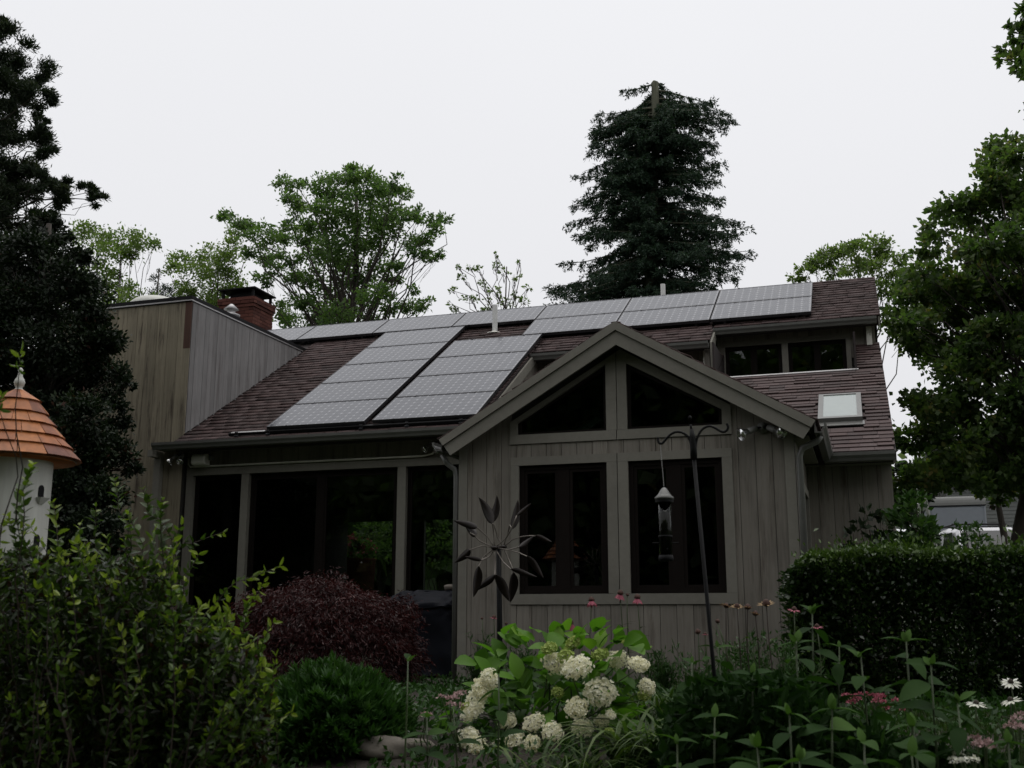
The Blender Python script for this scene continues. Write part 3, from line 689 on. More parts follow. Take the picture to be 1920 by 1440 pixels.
trim([[(17.0, main_z(17.0)-.16), (18.96, main_z(18.96)-.16), (18.96, main_z(18.96)-.012), (17.0, main_z(17.0)-.012)]], frame_yz(0.385, 1), 0, 0.025, name='rake_board')
# --- back wall with two openings, rooms, floors
ow = [at(640, 980, 19.75)[0], at(738, 980, 19.75)[0], at(797, 980, 19.75)[0], at(862, 980, 19.75)[0]]
zt_, zb_ = at(690, 978, 19.75)[2], at(690, 1120, 19.75)[2]
mb = MB()
FB = frame_xz(19.7)
for a, b in ((-13.1, ow[0]), (ow[1], ow[2]), (ow[3], 0.23)): mb.prism(rect(a, b, -0.75, 5.0), FB, -0.1, 0)
for a, b in ((ow[0], ow[1]), (ow[2], ow[3])): mb.prism(rect(a, b, zt_, 5.0), FB, -0.1, 0); mb.prism(rect(a, b, -0.75, zb_), FB, -0.1, 0)
mb.build('back_wall', M['room'], house)
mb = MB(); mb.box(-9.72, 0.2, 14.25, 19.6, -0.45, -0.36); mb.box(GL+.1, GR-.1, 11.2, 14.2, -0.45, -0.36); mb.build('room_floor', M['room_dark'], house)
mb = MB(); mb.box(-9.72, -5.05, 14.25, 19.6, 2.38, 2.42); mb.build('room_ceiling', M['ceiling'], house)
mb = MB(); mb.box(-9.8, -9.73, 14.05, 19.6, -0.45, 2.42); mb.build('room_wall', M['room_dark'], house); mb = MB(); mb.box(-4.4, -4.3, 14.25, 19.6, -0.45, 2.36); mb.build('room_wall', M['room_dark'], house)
for q in ((-2.0, 0.2, 18.4, 18.5, 3.2, 5.2), (-13.1, -13.0, 17.3, 19.6, -0.75, 5), (-12.2, -12.1, 14.0, 19.6, -0.75, 4.7)):
    mb = MB(); mb.box(*q); mb.build('room_wall', M['room_dark'], house)
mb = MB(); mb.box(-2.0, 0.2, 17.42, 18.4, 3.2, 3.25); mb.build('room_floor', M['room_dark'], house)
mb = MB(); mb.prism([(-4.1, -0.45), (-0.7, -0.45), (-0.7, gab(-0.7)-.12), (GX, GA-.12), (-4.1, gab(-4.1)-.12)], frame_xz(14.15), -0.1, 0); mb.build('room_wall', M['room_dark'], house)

# --- gutters, pipes, flashings
def gutter(x0, x1, y, z, axis='x', flip=1, mat='gutter'):
    """K-style trough; y,z is the back top edge, the lip stands out towards the viewer."""
    prof = [(0, 0), (0, -0.09), (-0.07, -0.09), (-0.085, -0.06), (-0.11, -0.03), (-0.114, 0.008), (-0.088, 0.010), (-0.092, -0.02), (-0.075, -0.05), (-0.062, -0.08), (-0.01, -0.08), (-0.01, 0)]
    m_ = MB()
    k = len(prof)
    if axis == 'x': vv = [(x0, y+p, z+q) for p, q in prof] + [(x1, y+p, z+q) for p, q in prof]
    else: vv = [(y - flip*p, x0, z+q) for p, q in prof] + [(y - flip*p, x1, z+q) for p, q in prof]
    m_.add(vv, [(i, (i+1) % k, k+(i+1) % k, k+i) for i in range(k)] + [tuple(range(k-1, -1, -1)), tuple(range(k, 2*k))])
    return m_.build('gutter', M[mat], house)
gutter(-10.02, -4.97, 13.70, 2.485)
gutter(-4.97, -2.12, 16.43, main_z(16.43)-0.03)
gutter(-2.1, 0.36, 16.98, main_z(16.98)-0.03)
gutter(-0.40, 0.37, 12.91, 1.79)
gutter(10.80, 12.85, -0.412, gab(-0.405)-0.03, 'y')
gutter(10.80, 13.6, -4.28, gab(-4.29)-0.03, 'y', -1)
mb = MB(); mb.tube([(-0.36, 10.95, 1.71), (-0.40, 10.96, 1.66), (-0.54, 10.97, 1.60), (-0.575, 10.98, 1.52), (-0.575, 10.98, -0.66)], 0.032, 10); mb.build('downspout', M['gutter'], house, True)
mb = MB(); mb.tube([(-4.33, 10.95, 1.70), (-4.28, 10.97, 1.60), (-4.20, 11.0, 1.54), (-4.185, 11.0, 1.46), (-4.185, 11.0, -0.66)], 0.03, 10); mb.build('downspout', M['gutter'], house, True)
mb = MB(); mb.box(-10.13, -10.02, 13.84, 13.925, -0.66, 2.30); mb.box(-10.12, -10.03, 13.66, 13.925, 2.30, 2.40); mb.build('downspout', M['trim'], house)
mb = MB(); mb.box(0.20, 0.28, 17.18, 17.27, 4.06, 4.40); mb.build('downspout', M['plastic'], house)
mb = MB(); mb.box(-2.24, -2.16, 16.62, 16.7, 3.6, 4.06); mb.build('downspout', M['plastic'], house)
mb = MB(); mb.tube([(-9.66, 14.04, 2.30), (-9.66, 14.04, 2.21), (-9.62, 14.04, 2.172), (-5.85, 14.04, 2.172), (-5.70, 14.04, 2.20), (-5.62, 14.04, 2.33)], 0.014, 8)
mb.build('conduit', M['plastic'], house, True)
vb = at(928, 622, 17.75)
mb = MB(); mb.tube([(vb[0], 17.75, main_z(17.75)), (vb[0], 17.75, at(928, 572, 17.75)[2])], 0.047, 16); mb.build('vent_pipe', M['pvc'], house)
mb = MB(); mb.lathe((vb[0], 17.73, main_z(17.7)-0.02), [(0.15, 0), (0.14, 0.015), (0.065, 0.035), (0.052, 0.05)], 16); mb.build('pipe_flashing', M['plastic'], house, True)
vp = at(1243, 540, 19.5)
mb = MB(); mb.tube([(vp[0], 19.5, 5.2), (vp[0], 19.5, at(1243, 533, 19.5)[2])], 0.045, 16); mb.build('vent_pipe', M['pvc'], house)
rv = at(433, 596, 18.2)
mb = MB(); mb.lathe((rv[0], 18.2, 4.9), [(0.07, 0), (0.07, rv[2]-4.9), (0.16, rv[2]-4.88), (0.18, rv[2]-4.84), (0.08, rv[2]-4.80), (0.08, rv[2]-4.76), (0.15, rv[2]-4.73), (0.03, rv[2]-4.62), (0, rv[2]-4.61)], 16)
mb.build('roof_vent', M['galv'], house, True)
# --- roof window near the right end
k0, k1 = low_s(13.87), low_s(14.80)
mb = MB()
for p in (rect(-0.48, 0.05, k0, k0+.07), rect(-0.48, 0.05, k1-.05, k1), rect(-0.48, -0.42, k0+.07, k1-.05), rect(-0.01, 0.05, k0+.07, k1-.05)): mb.prism(p, LF, -0.02, 0.085)
sk = mb.build('roof_window', M['gutter'], house)
sp = MB(); sp.prism(rect(-0.42, -0.01, k0+.07, k1-.05), LF, 0.05, 0.075)
M['sky_pane'] = solid('milky_roof_glass', (0.30, 0.34, 0.32), rough=0.08, noise=0.04, spec=0.8)
link('pane', sp.mesh('pane'), M['sky_pane'], sk)
ap = MB(); ap.prism(rect(-0.50, 0.07, k0-.14, k0), LF, 0.02, 0.032); link('apron', ap.mesh('apron'), M['gutter'], sk)
# --- chimney
CX0, CX1, CY0, CY1, CZ = -12.93, -12.07, 19.85, 20.68, 6.70
CX0, CX1 = at(413, 560, CY0)[0], at(475.5, 560, CY0)[0]; CZ = at(444, 558, CY0)[2]
mb = MB(); mb.box(CX0+.012, CX1-.012, CY0+.012, CY1-.012, 4.6, CZ-.01); ch = mb.build('chimney', M['mortar'], house)
bl = []
for k in range(8):
    b_ = MB(); b_.cur = 0.1 + 0.11*k; b_.box(-0.5, 0.5, 0, 0.09, 0, 0.066); me = b_.mesh('brick'); me.materials.append(M['brick']); bl.append(me)
def course(x0, x1, y0, y1, z, sh):
    for (ax, a, b, fx) in (('x', x0, x1, y0), ('y', y0, y1, x1), ('x', x0, x1, y1), ('y', y0, y1, x0)):
        n = 4; w = (b - a)/n; t0 = a - (w/2 if sh else 0)
        while t0 < b - 0.01:
            p, q = max(t0, a), min(t0 + w, b); t0 += w
            if q - p < 0.03: continue
            c, l = (p+q)/2, q - p - 0.008
            inn = {('x', y0): 0, ('y', x1): math.pi/2, ('x', y1): math.pi, ('y', x0): -math.pi/2}[(ax, fx)]
            loc = (c, fx, z) if ax == 'x' else (fx, c, z)
            Mx = Matrix.Translation(loc) @ Matrix.Rotation(inn, 4, 'Z') @ Matrix.Diagonal((l, 1, 1, 1)) @ Matrix.Translation((0, random.uniform(-.003, .003), 0))
            link('brick', random.choice(bl), None, ch, Mx)
z = CZ - 0.075; k = 0
while z > 5.35:
    ex = 0.04 if k < 2 else (0.018 if k == 2 else 0)
    course(CX0-ex, CX1+ex, CY0-ex, CY1+ex, z, k % 2); z -= 0.075; k += 1
mb = MB()
zc = at(476, 540, CY0)[2]
mb.add([(CX0-.04, CY0-.04, zc), (CX1+.04, CY0-.04, zc), (CX1+.04, CY1+.04, zc), (CX0-.04, CY1+.04, zc), (CX0-.04, CY0-.04, zc+.03), (CX1+.04, CY0-.04, zc+.03), (CX1+.04, CY1+.04, zc+.03), (CX0-.04, CY1+.04, zc+.03)],
       [(0,3,2,1),(4,5,6,7),(0,1,5,4),(1,2,6,5),(2,3,7,6),(3,0,4,7)])
for x in (CX0+.05, CX1-.05):
    for y in (CY0+.05, CY1-.05): mb.box(x-.025, x+.025, y-.025, y+.025, CZ-.02, zc)
mb.box(CX0+.15, CX1-.15, CY0+.15, CY1-.15, CZ-.02, zc-0.02)
link('chimney_cap', mb.mesh('chimney_cap'), M['black_metal'], house)

# ------------------------------------------------------------------ solar panels
def panel_meshes(h):
    a = MB(); a.box(0.012, PW-0.012, 0.012, h-0.012, -0.010, 0.0); me1 = a.mesh('cell_sheet'); me1.materials.append(M['cells'])
    b = MB()
    for q in ((0, PW, 0, 0.012), (0, PW, h-0.012, h), (0, 0.012, 0.012, h-0.012), (PW-0.012, PW, 0.012, h-0.012)): b.box(*q, -0.046, 0.004)
    b.box(0.2, 0.24, 0.02, h-.02, -0.09, -0.047); b.box(PW-.24, PW-.2, 0.02, h-.02, -0.09, -0.047)
    for x in (0.30, PW-0.33):
        b.box(x, x+.03, -0.012, 0.010, -0.02, 0.009); b.box(x, x+.03, h-0.010, h+0.006, -0.02, 0.008)
    me2 = b.mesh('frame'); me2.materials.append(M['alu']); return me1, me2
PM = {0.915: panel_meshes(0.915), 0.923: panel_meshes(0.923)}
ordw = ['first', 'second', 'third', 'fourth', 'fifth', 'sixth', 'seventh']
lab_ridge = ['solar panel in the top row half hidden behind the weathered tower', 'solar panel in the top row next after the one the tower half hides',
             'solar panel in the top row directly above the long left column', 'solar panel in the top row behind the white vent pipe',
             'upper panel of the pair next right of the white vent pipe', 'upper panel of the middle pair behind the gable peak', 'upper panel of the last pair beside bare shingles at the right end']
lab_second = ['lower panel of the pair next right of the white vent pipe', 'lower panel of the middle pair just behind the gable peak', 'lower panel of the last pair above the dormer gutter']
lab_left = ['lowest panel of the left column by the eave and mounting rail', 'second panel up from the eave in the left column', 'middle panel of the five in the left column', 'second panel down in the left column, below the top row', 'top panel of the left column, touching the top row']
lab_right = ['lowest panel of the right column, tucked behind the gable rake', 'second panel up in the right column of four', 'second panel down in the right column of four', 'top panel of the right column, just below the white vent pipe']
q_roof = Matrix.Rotation(TH, 4, 'X').to_euler()
for u, s, rowname, k in cells:
    lab = {'ridge': lab_ridge, 'second': [None]*4 + lab_second, 'left column': lab_left, 'right column': lab_right}[rowname][k]
    p = RF[0] + RF[1]*u + RF[2]*s + RF[3]*0.12
    e = thing('solar_panel', lab, 'solar panel', p, 'solar panels on the roof'); e.rotation_euler = q_roof
    for me, nm in zip(PM[0.923 if 'column' in rowname else 0.915], ('cell_sheet', 'frame')):
        o = bpy.data.objects.new(nm, me); o.parent = e; col.objects.link(o)
p = RF[0] + RF[1]*(XP-0.62) + RF[2]*(-0.02) + RF[3]*0.05
rail = thing('mounting_rail', 'dark panel mounting rail sticking out on the shingles above the left gutter', 'rail', p)
mb = MB(); mb.prism(rect(XP-0.62, XP+3.3, -0.05, 0.0), RF, 0.028, 0.07); mb.build('rail_bar', M['black_metal'], rail)
mb = MB(); mb.prism(rect(XP-0.58, XP-0.02, -0.048, -0.002), RF, 0.071, 0.074); mb.build('rail_cap', M['galv'], rail)
for u in (XP-0.5, XP+0.02, XP+1.50, XP+2.2, XP+3.0):
    mb = MB(); mb.prism(rect(u, u+0.05, -0.10, -0.052), RF, 0.0, 0.05); mb.prism(rect(u, u+0.05, -0.062, -0.052), RF, 0.05, 0.09); mb.build('foot', M['alu'], rail)
G['shrubgreen'] = leaf_mat('deep_green_leaf', [(0, (0.020, 0.045, 0.014)), (0.6, (0.038, 0.080, 0.022)), (1, (0.075, 0.13, 0.035))], trans=0.3)
# ------------------------------------------------------------------ foliage tools
def unit(a): return a/(np.linalg.norm(a, axis=-1, keepdims=True) + 1e-9)
def cards(C, Lf, Wf, dirs=None, spread=1.0, fold=0.18, flat=0.0, ovate=False):
    """Leaf-sized folded blades at points C; dirs steers them, flat keeps their faces up."""
    n = len(C)
    d = rng.normal(size=(n, 3))
    if dirs is not None: d = unit(dirs)*1.0 + d*spread*0.55
    d = unit(d)
    r = rng.normal(size=(n, 3)); r[:, 2] *= (1 - flat)
    s = unit(np.cross(d, r if flat == 0 else np.cross(d, [0, 0, 1.0])*flat + r*(1-flat)*0 + np.cross(r, d)*(1-flat)))
    nn = np.cross(d, s)
    Ls = (Lf*rng.uniform(0.65, 1.25, n))[:, None]; Ws = (Wf*rng.uniform(0.7, 1.2, n))[:, None]
    if ovate:                                           # rounder leaf: two quads along the midrib
        a, b, c_ = C + d*Ls*0.3 + s*Ws*.46 + nn*fold*Ws, C + d*Ls*0.68 + s*Ws*.38 + nn*fold*Ws, C + d*Ls
        e, f_ = C + d*Ls*0.68 - s*Ws*.38 + nn*fold*Ws, C + d*Ls*0.3 - s*Ws*.46 + nn*fold*Ws
        return np.stack([C, a, b, c_, C, c_, e, f_], 1).reshape(-1, 3)
    v = np.stack([C, C + d*Ls*0.45 + s*Ws/2 + nn*fold*Ws, C + d*Ls, C + d*Ls*0.45 - s*Ws/2 + nn*fold*Ws], 1)
    return v.reshape(-1, 3)
def card_mesh(name, V, var):
    f = np.arange(len(V), dtype=np.int32).reshape(-1, 4)
    if len(var)*2 == len(f): var = np.repeat(var, 2)
    return mesh_np(name, V, 4, f, var)
def blob(c, r, n, squash=0.8, sprays=None, sig=0.24):
    """n leaf points in an uneven cluster: leaves gather on a few sprays."""
    m = sprays or max(4, int(9*(r/0.5)))
    d = unit(rng.normal(size=(m, 3))); rad = rng.uniform(0.25, 1.0, (m, 1))**0.6
    S = d*rad*r*np.array([1, 1, squash])
    k = rng.integers(0, m, n)
    P = S[k] + rng.normal(size=(n, 3))*np.array([1, 1, 0.62])*r*sig
    tone = rng.normal(0, 0.17, m)[k]
    return np.asarray(c) + P, tone
def wiggly(a, b, n=6, amp=0.08, sag=0.0):
    a, b = np.asarray(a, float), np.asarray(b, float); Ln = np.linalg.norm(b - a)
    t = np.linspace(0, 1, n)[:, None]
    q = rng.normal(size=(5, 3)); x = t[:, 0]*4; i = np.minimum(x.astype(int), 3); f = (x - i)[:, None]; f = f*f*(3 - 2*f)
    p = a + (b - a)*t + (q[i]*(1 - f) + q[i+1]*f)*amp*Ln*np.sin(t*math.pi)
    p[:, 2] += sag*Ln*np.sin(t[:, 0]*math.pi)
    p[0], p[-1] = a, b
    return p
def tree(name, label, Y, clusters, mat, leaf, dens, base_px, top_px, bark='bark', group=None, depth=1.6, trunk_r=0.16, cat='tree', squash=0.8, twigs=0, sig=0.24, low=0.55, droop=0.0, base_z=None, limb_py=5000):
    """Tapered trunk, limbs to every clump, and a crown of single leaves gathered in sprays."""
    bx = at(base_px, 1000, Y)[0]; gzv = float(gz(bx, Y)) if base_z is None else base_z
    base = np.array([bx, Y, gzv]); top = at(*top_px, Y)
    t = thing(name, label, cat, base, group)
    tr = MB()
    tp = wiggly(base - [0, 0, 0.1], top, 9, min(0.035, 0.14/np.linalg.norm(top - base)))
    tr.tube(tp, list(np.linspace(trunk_r, trunk_r*0.25, 9)), 9)
    V, var = [], []
    for (px, py, rp) in clusters:
        dy = rng.uniform(-depth, depth)
        c0 = at(px, py, Y + dy); r = rp/px_per_m(Y + dy, px)
        n = int(dens*r*r*(1.0 if r > 0.4 else 1.3)) + 12
        P, tone = blob(c0, r, n, squash, sig=sig)
        dirs = P - c0; dirs[:, 2] -= droop*r
        V.append(cards(P, leaf[0], leaf[1], dirs, 1.4)); var.append(np.clip(rng.normal(0.48, 0.2, n) + tone, 0, 1))
        # limb
        hz = c0[2] - base[2]; f = np.clip((hz*low)/(top[2] - base[2] + 1e-6), 0.12, 0.93)
        i = f*8; k = int(i); att = tp[k] + (tp[min(k+1, 8)] - tp[k])*(i - k)
        Ln = np.linalg.norm(c0 - att)
        if py < limb_py: tr.tube(wiggly(att, c0, 6, 0.08, 0.05), list(np.linspace(min(trunk_r*0.30, 0.012 + 0.006*Ln), 0.007, 6)), 5, False)
        for _ in range(twigs + 2 if py < limb_py else 0):
            e = c0 + unit(rng.normal(size=3)*[1, 1, .8])*r*rng.uniform(0.6, 1.05)
            tr.tube(wiggly(c0 + (att - c0)*rng.uniform(0, .25), e, 4, 0.08), [0.008, 0.006, 0.005, 0.003], 4, False)
    tr.build('trunk', M[bark], t, True)
    link('crown', card_mesh('crown', np.concatenate(V), np.concatenate(var)), mat, t)
    return t

# ------------------------------------------------------------------ trees
# tall dark pine at the left edge
pine_c = [(18,85,48),(52,130,46),(12,160,55),(62,180,34),(40,205,30),(-40,110,70),(-50,200,70),(-40,320,80),(22,262,55),(68,262,36),(84,285,22),(30,318,52),(-10,370,60),
          (70,335,30),(45,370,42),(100,355,26),(130,352,24),(160,362,22),(183,375,16),(120,378,22),(30,415,45),(75,400,22),(0,60,30),(78,150,18),(80,235,14)]
pine_c += [(x_ + rng.uniform(-15, 15), y_ + rng.uniform(-12, 12), rng.uniform(40, 56)) for x_ in (-75, -135, -200, -260) for y_ in range(0 if x_ < -100 else 60, 430, 52)] + [(-110, -60, 50), (-150, -90, 50), (-130, -130, 36)]
tree('pine_tree', 'tall dark pine with tiered clumps and a long side branch towering over the birdhouse', 17.5, pine_c, G['pine'], (0.11, 0.029), 10500, -120, (-135, -120), depth=0.9, trunk_r=0.22, squash=0.6, sig=0.17, low=0.9, droop=-0.3)
# broad dark evergreen in front of the tower
cedar_c = [(92,415,26),(75,440,32),(112,440,26),(55,470,40),(100,475,42),(140,480,26),(20,500,48),(75,520,52),(130,525,46),(168,520,22),(10,560,55),(70,580,55),(130,585,55),(180,580,32),(-20,640,60),(45,650,58),(110,650,58),(170,645,45),(205,640,20),
           (10,720,60),(75,720,58),(140,715,55),(195,710,38),(228,700,16),(238,718,12),(40,790,58),(105,790,56),(165,785,48),(208,780,30),(30,860,58),(100,860,56),(160,855,50),(205,850,32),(240,872,18),(252,884,12),
           (60,925,56),(125,925,54),(180,925,42),(215,930,24),(60,990,58),(130,990,55),(190,985,42),(-40,720,60),(-30,820,60),(-20,500,50),(-20,900,60),(100,1060,55),(170,1060,50),(30,1060,55)]
cedar_c += [(x_, y_, 58) for x_ in (-100, -40) for y_ in range(560, 1100, 75)] + [(20, 1130, 56), (90, 1130, 56), (160, 1120, 48), (-40, 1130, 56), (205, 1050, 34)]
tree('evergreen_tree', 'broad dark evergreen crowding the weathered tower behind the birdhouse', 11.8, cedar_c, G['cedar'], (0.068, 0.038), 15500, 80, (92, 420), depth=0.7, trunk_r=0.14, squash=0.95, sig=0.3, low=0.85)
tree('ash_tree', 'thin yellow-green tree peering over the tower beside the dark evergreen', 30, [(150,435,22),(172,448,26),(205,450,18),(235,447,28),(268,452,20),(288,462,12),(190,478,24),(228,480,22),(250,470,16),(175,510,28),(205,525,22),(170,555,30),(215,560,28),(250,560,26),(195,590,25),(285,565,14),(240,535,12),(160,590,30)],
     G['lime'], (0.12, 0.07), 2000, 205, (228, 455), depth=1.2, trunk_r=0.08, twigs=1, sig=.36)
tree('spruce_tree', 'small dark spruce tip poking up behind the white roof dome', 33, [(298,512,7),(298,526,12),(302,542,18),(298,560,26),(322,560,22),(335,545,14),(275,565,18),(305,580,30),(350,565,18)], G['spruce'], (0.12, 0.035), 1500, 300, (298, 505), trunk_r=0.08, depth=0.5, low=0.9)
tree('locust_tree', 'light green tree just left of the brick chimney', 31, [(338,490,20),(325,505,14),(352,520,24),(392,478,22),(405,500,26),(380,508,16),(428,462,18),(440,432,16),(430,500,26),(412,540,28),(385,560,26),(350,552,20),(440,535,22),(400,580,26),(360,585,24),(450,560,20)],
     G['lime'], (0.12, 0.07), 2400, 395, (410, 480), depth=1.2, trunk_r=0.08, twigs=1, sig=.36)
oak_c = [(428,402,15),(448,415,18),(468,432,16),(490,438,26),(520,452,20),(470,470,16),(495,478,18),(532,342,15),(556,348,15),(582,345,13),(540,372,16),(556,395,22),(545,420,16),(575,440,22),(612,352,24),(640,332,24),(660,326,18),(682,338,28),(700,362,30),(728,352,20),(745,342,16),(755,362,14),
         (640,372,28),(672,390,34),(712,398,34),(745,392,26),(610,402,30),(590,430,24),(642,428,36),(690,432,34),(730,430,26),(762,402,18),(790,402,16),(812,408,15),(832,412,12),(822,432,12),(798,445,16),(772,452,18),(786,475,18),(808,480,12),(825,478,10),
         (655,468,34),(705,470,30),(620,470,28),(585,478,26),(545,482,22),(512,505,14),(492,522,16),(545,520,18),(590,520,26),(640,512,32),(690,515,30),(735,492,18),(742,520,16),(600,556,26),(650,552,30),(700,550,28),(560,560,20),(580,590,30),(540,585,22),(630,590,34),(680,585,32),(730,570,18),(770,575,18),(800,570,14),(775,545,10),(620,615,30),(560,612,24),(700,610,24)]
tree('oak_tree', 'spreading open-crowned green tree rising behind the solar roof right of the chimney', 29, oak_c, G['oak'], (0.12, 0.07), 3000, 640, (668, 350), depth=2.0, trunk_r=0.20, twigs=2, low=0.62, sig=.36)
bare_c = [(848,545,9),(866,520,8),(880,500,7),(900,508,9),(928,500,9),(945,512,10),(968,518,9),(905,535,11),(932,545,12),(880,560,14),(915,572,16),(950,566,13),(984,566,10),(850,572,11),(965,552,8),(990,540,6),(858,500,5),(975,492,4),(930,478,5)]
tree('sparse_tree', 'thin half-bare tree with few leaves behind the white vent pipe', 27, bare_c, G['lime'], (0.10, 0.06), 900, 930, (950, 500), depth=0.9, trunk_r=0.06, twigs=5, low=0.8)
tree('maple_tree', 'pale olive tree behind the right end of the ridge', 33, [(1492,520,12),(1512,510,14),(1528,488,18),(1552,482,20),(1580,470,18),(1608,468,20),(1636,462,18),(1660,470,20),(1684,486,16),(1560,508,18),(1600,500,20),(1640,500,22),(1676,520,20),(1690,548,20),(1655,540,18),(1700,580,26),(1690,620,24)],
     G['lime'], (0.12, 0.075), 2900, 1620, (1610, 480), depth=1.0, trunk_r=0.10, twigs=1, sig=.36)
def edge(y):
    return float(np.interp(y, [235, 290, 330, 370, 430, 480, 520, 560, 600, 640, 680, 720, 760, 800, 860, 940], [1895, 1852, 1835, 1795, 1742, 1725, 1700, 1682, 1662, 1668, 1700, 1735, 1705, 1700, 1690, 1700]))
mc = []
y = 262
while y < 935:
    x = edge(y) + 24
    while x < 2010:
        if rng.random() > 0.13 or x < edge(y) + 40: mc.append((x + rng.uniform(-12, 12), y + rng.uniform(-14, 14), rng.uniform(24, 41)))
        x += rng.uniform(34, 54)
    y += 34
mc = [c for c in mc if not (1690 < c[0] < 1745 and 660 < c[1] < 745) and c[1] + c[2] < (925 if c[0] > 1725 else 960)] + [(1742, 905, 20), (1765, 900, 20), (1790, 905, 18), (1815, 902, 19), (1840, 904, 20), (1862, 910, 22), (1888, 905, 22), (1912, 900, 24), (1875, 932, 14), (1905, 925, 12), (1700, 925, 18), (1722, 890, 22), (1800, 880, 26), (1850, 880, 26), (1900, 875, 28)]
mc += [(x_ + rng.uniform(-20, 20), y_ + rng.uniform(-16, 16), rng.uniform(30, 46)) for x_ in range(2030, 2290, 58) for y_ in range(200 + abs(x_ - 2060)//2, 900, 62)] + [(x_, 175 + abs(x_ - 2060)//3, 40) for x_ in range(1980, 2200, 60)]
tree('maple_tree', 'big dense maple filling the right side beyond the roof end', 19.5, mc, G['maple'], (0.112, 0.082), 3000, 1862, (1990, 300), depth=1.6, trunk_r=0.17, limb_py=800, twigs=1, low=0.7, sig=.33)
near_c = [c_ for c_ in [(x_ + rng.uniform(-20, 20), y_ + rng.uniform(-20, 20), rng.uniform(50, 70)) for x_ in range(2040, 2520, 80) for y_ in range(-260 + abs(x_ - 2230), 330, 85)] if c_[0] - c_[2]*1.3 > 1950]
tree('oak_tree', 'leafy branch of a near tree reaching in at the top right corner', 15, [(1912,40,14),(1900,62,14),(1915,82,18),(1888,95,12),(1905,112,16),(1880,112,8),(1918,128,16),(1950,70,40),(1960,130,40),(1990,100,60),(1945,20,26)] + near_c, G['maple'], (0.11, 0.075), 2200, 2230, (2230, -160), depth=0.5, trunk_r=0.2, twigs=1, low=0.9)
tree('understory_tree', 'dark low tree behind the camper and the clapboard house corner', 25, [(1700,895,26),(1735,885,28),(1780,886,28),(1830,888,28),(1878,886,26),(1920,880,26),(1690,935,24),(1862,915,16),(1760,850,40),(1830,850,40),(1900,850,40),(1752,908,16),(1790,912,14),(1820,910,15),(1845,912,14),(1692,965,24),(1705,1000,28),(1690,1030,26),(1725,930,16),(1718,965,18),(1735,1010,18),(1890,905,14),(1868,945,8)], G['cedar'], (0.10, 0.07), 4200, 1872, (1862, 860), depth=0.8, trunk_r=0.13, low=0.8, limb_py=870)

# tall spruce with a snapped top behind the roof
def spruce():
    Y = 38.0; ppm = px_per_m(Y, 1222)
    ax = at(1224, 560, Y)[0]; topz = at(1228, 153, Y)[2]; gb = float(gz(ax, Y))
    t = thing('spruce_tree', 'tall dark spruce with a snapped-off bare top behind the roof ridge', 'tree', (ax, Y, gb))
    xt = at(1228, 155, Y)[0]
    tr = MB(); tr.tube([(ax, Y, gb-.1), (ax, Y, 9), (ax-.02, Y, 14), (xt-.02, Y, 17.3), (xt, Y, topz-.05), (xt+.02, Y, topz)], [.42, .33, .24, .16, .135, .10], 10)
    py = np.array([150, 165, 185, 200, 232, 260, 300, 330, 370, 400, 440, 470, 500, 540, 570, 620]);
    lf = np.array([26, 54, 78, 95, 126, 130, 145, 150, 152, 160, 156, 158, 180, 202, 215, 220]); rt = np.array([4, 8, 20, 80, 160, 134, 128, 140, 142, 155, 172, 192, 195, 160, 165, 180])
    V, var = [], []
    z = 8.6
    while z < topz - 0.02:
        yy = 1152 - z*F_PX/math.hypot(ax, Y)*0.995
        yy = 720 - F_PX*math.tan(math.atan2(z, math.hypot(ax, Y)) - PITCH) if True else yy
        l, r = np.interp(yy + 34, py, lf)/ppm, np.interp(yy + 34, py, rt)/ppm
        nb = 14 if z < topz - 1.2 else 9
        for b in range(nb):
            az = rng.uniform(0, 2*math.pi)
            c = math.cos(az); ln = (r if c > 0 else l)*(0.6 + 0.4*abs(c))*rng.uniform(0.66, 1.08); zb_ = z + rng.normal(0, .07)
            if z > topz - .75 and c > .2 and rng.random() < .75: continue
            if z > topz - 1.25 and math.sin(az) < .1 and abs(c) < .9: continue
            T = np.linspace(0, 1, 8); dr = rng.uniform(0.34, 0.60)
            px_ = ax + (xt-ax)*max(0, (z-14)/4.6) + c*ln*T; py_ = Y + math.sin(az)*ln*T
            pz_ = zb_ + ln*(0.10*T - dr*T**1.5 + 0.17*T**4)
            P = np.stack([px_, py_, pz_], -1)
            tr.tube(P, list(np.linspace(0.045, 0.008, 8)), 4, False)
            ns = int(9 + ln*11)
            for ti in rng.uniform(0.12, 1.0, ns):
                i = min(int(ti*7), 6); q = P[i] + (P[i+1]-P[i])*(ti*7-i); fw = unit(P[i+1]-P[i])
                sd = np.array([-fw[1], fw[0], 0.])*rng.choice([-1, 1])
                bl_ = (0.16 + 0.30*ln*0.35*(1-ti*.7))*rng.uniform(.6, 1.2)
                dirv = unit(sd*0.75 + fw*0.6 + np.array([0, 0, -rng.uniform(.25, 1.0)]))
                m = int(10 + bl_*30)
                tt = rng.uniform(0, 1, (m, 1))
                C = q + dirv*bl_*tt + rng.normal(size=(m, 3))*0.035
                C[:, 2] -= (tt[:, 0]**2)*bl_*0.25
                V.append(cards(C, 0.14, 0.045, np.tile(dirv, (m, 1)), 1.1)); var.append(np.clip(rng.normal(.45, .22, m) + rng.normal(0, .1), 0, 1))
        z += rng.uniform(.30, .44) if z < topz - 1.3 else .2
    tr.build('trunk', M['pale_bark'], t, True)
    link('crown', card_mesh('crown', np.concatenate(V), np.concatenate(var)), G['spruce'], t)
spruce()

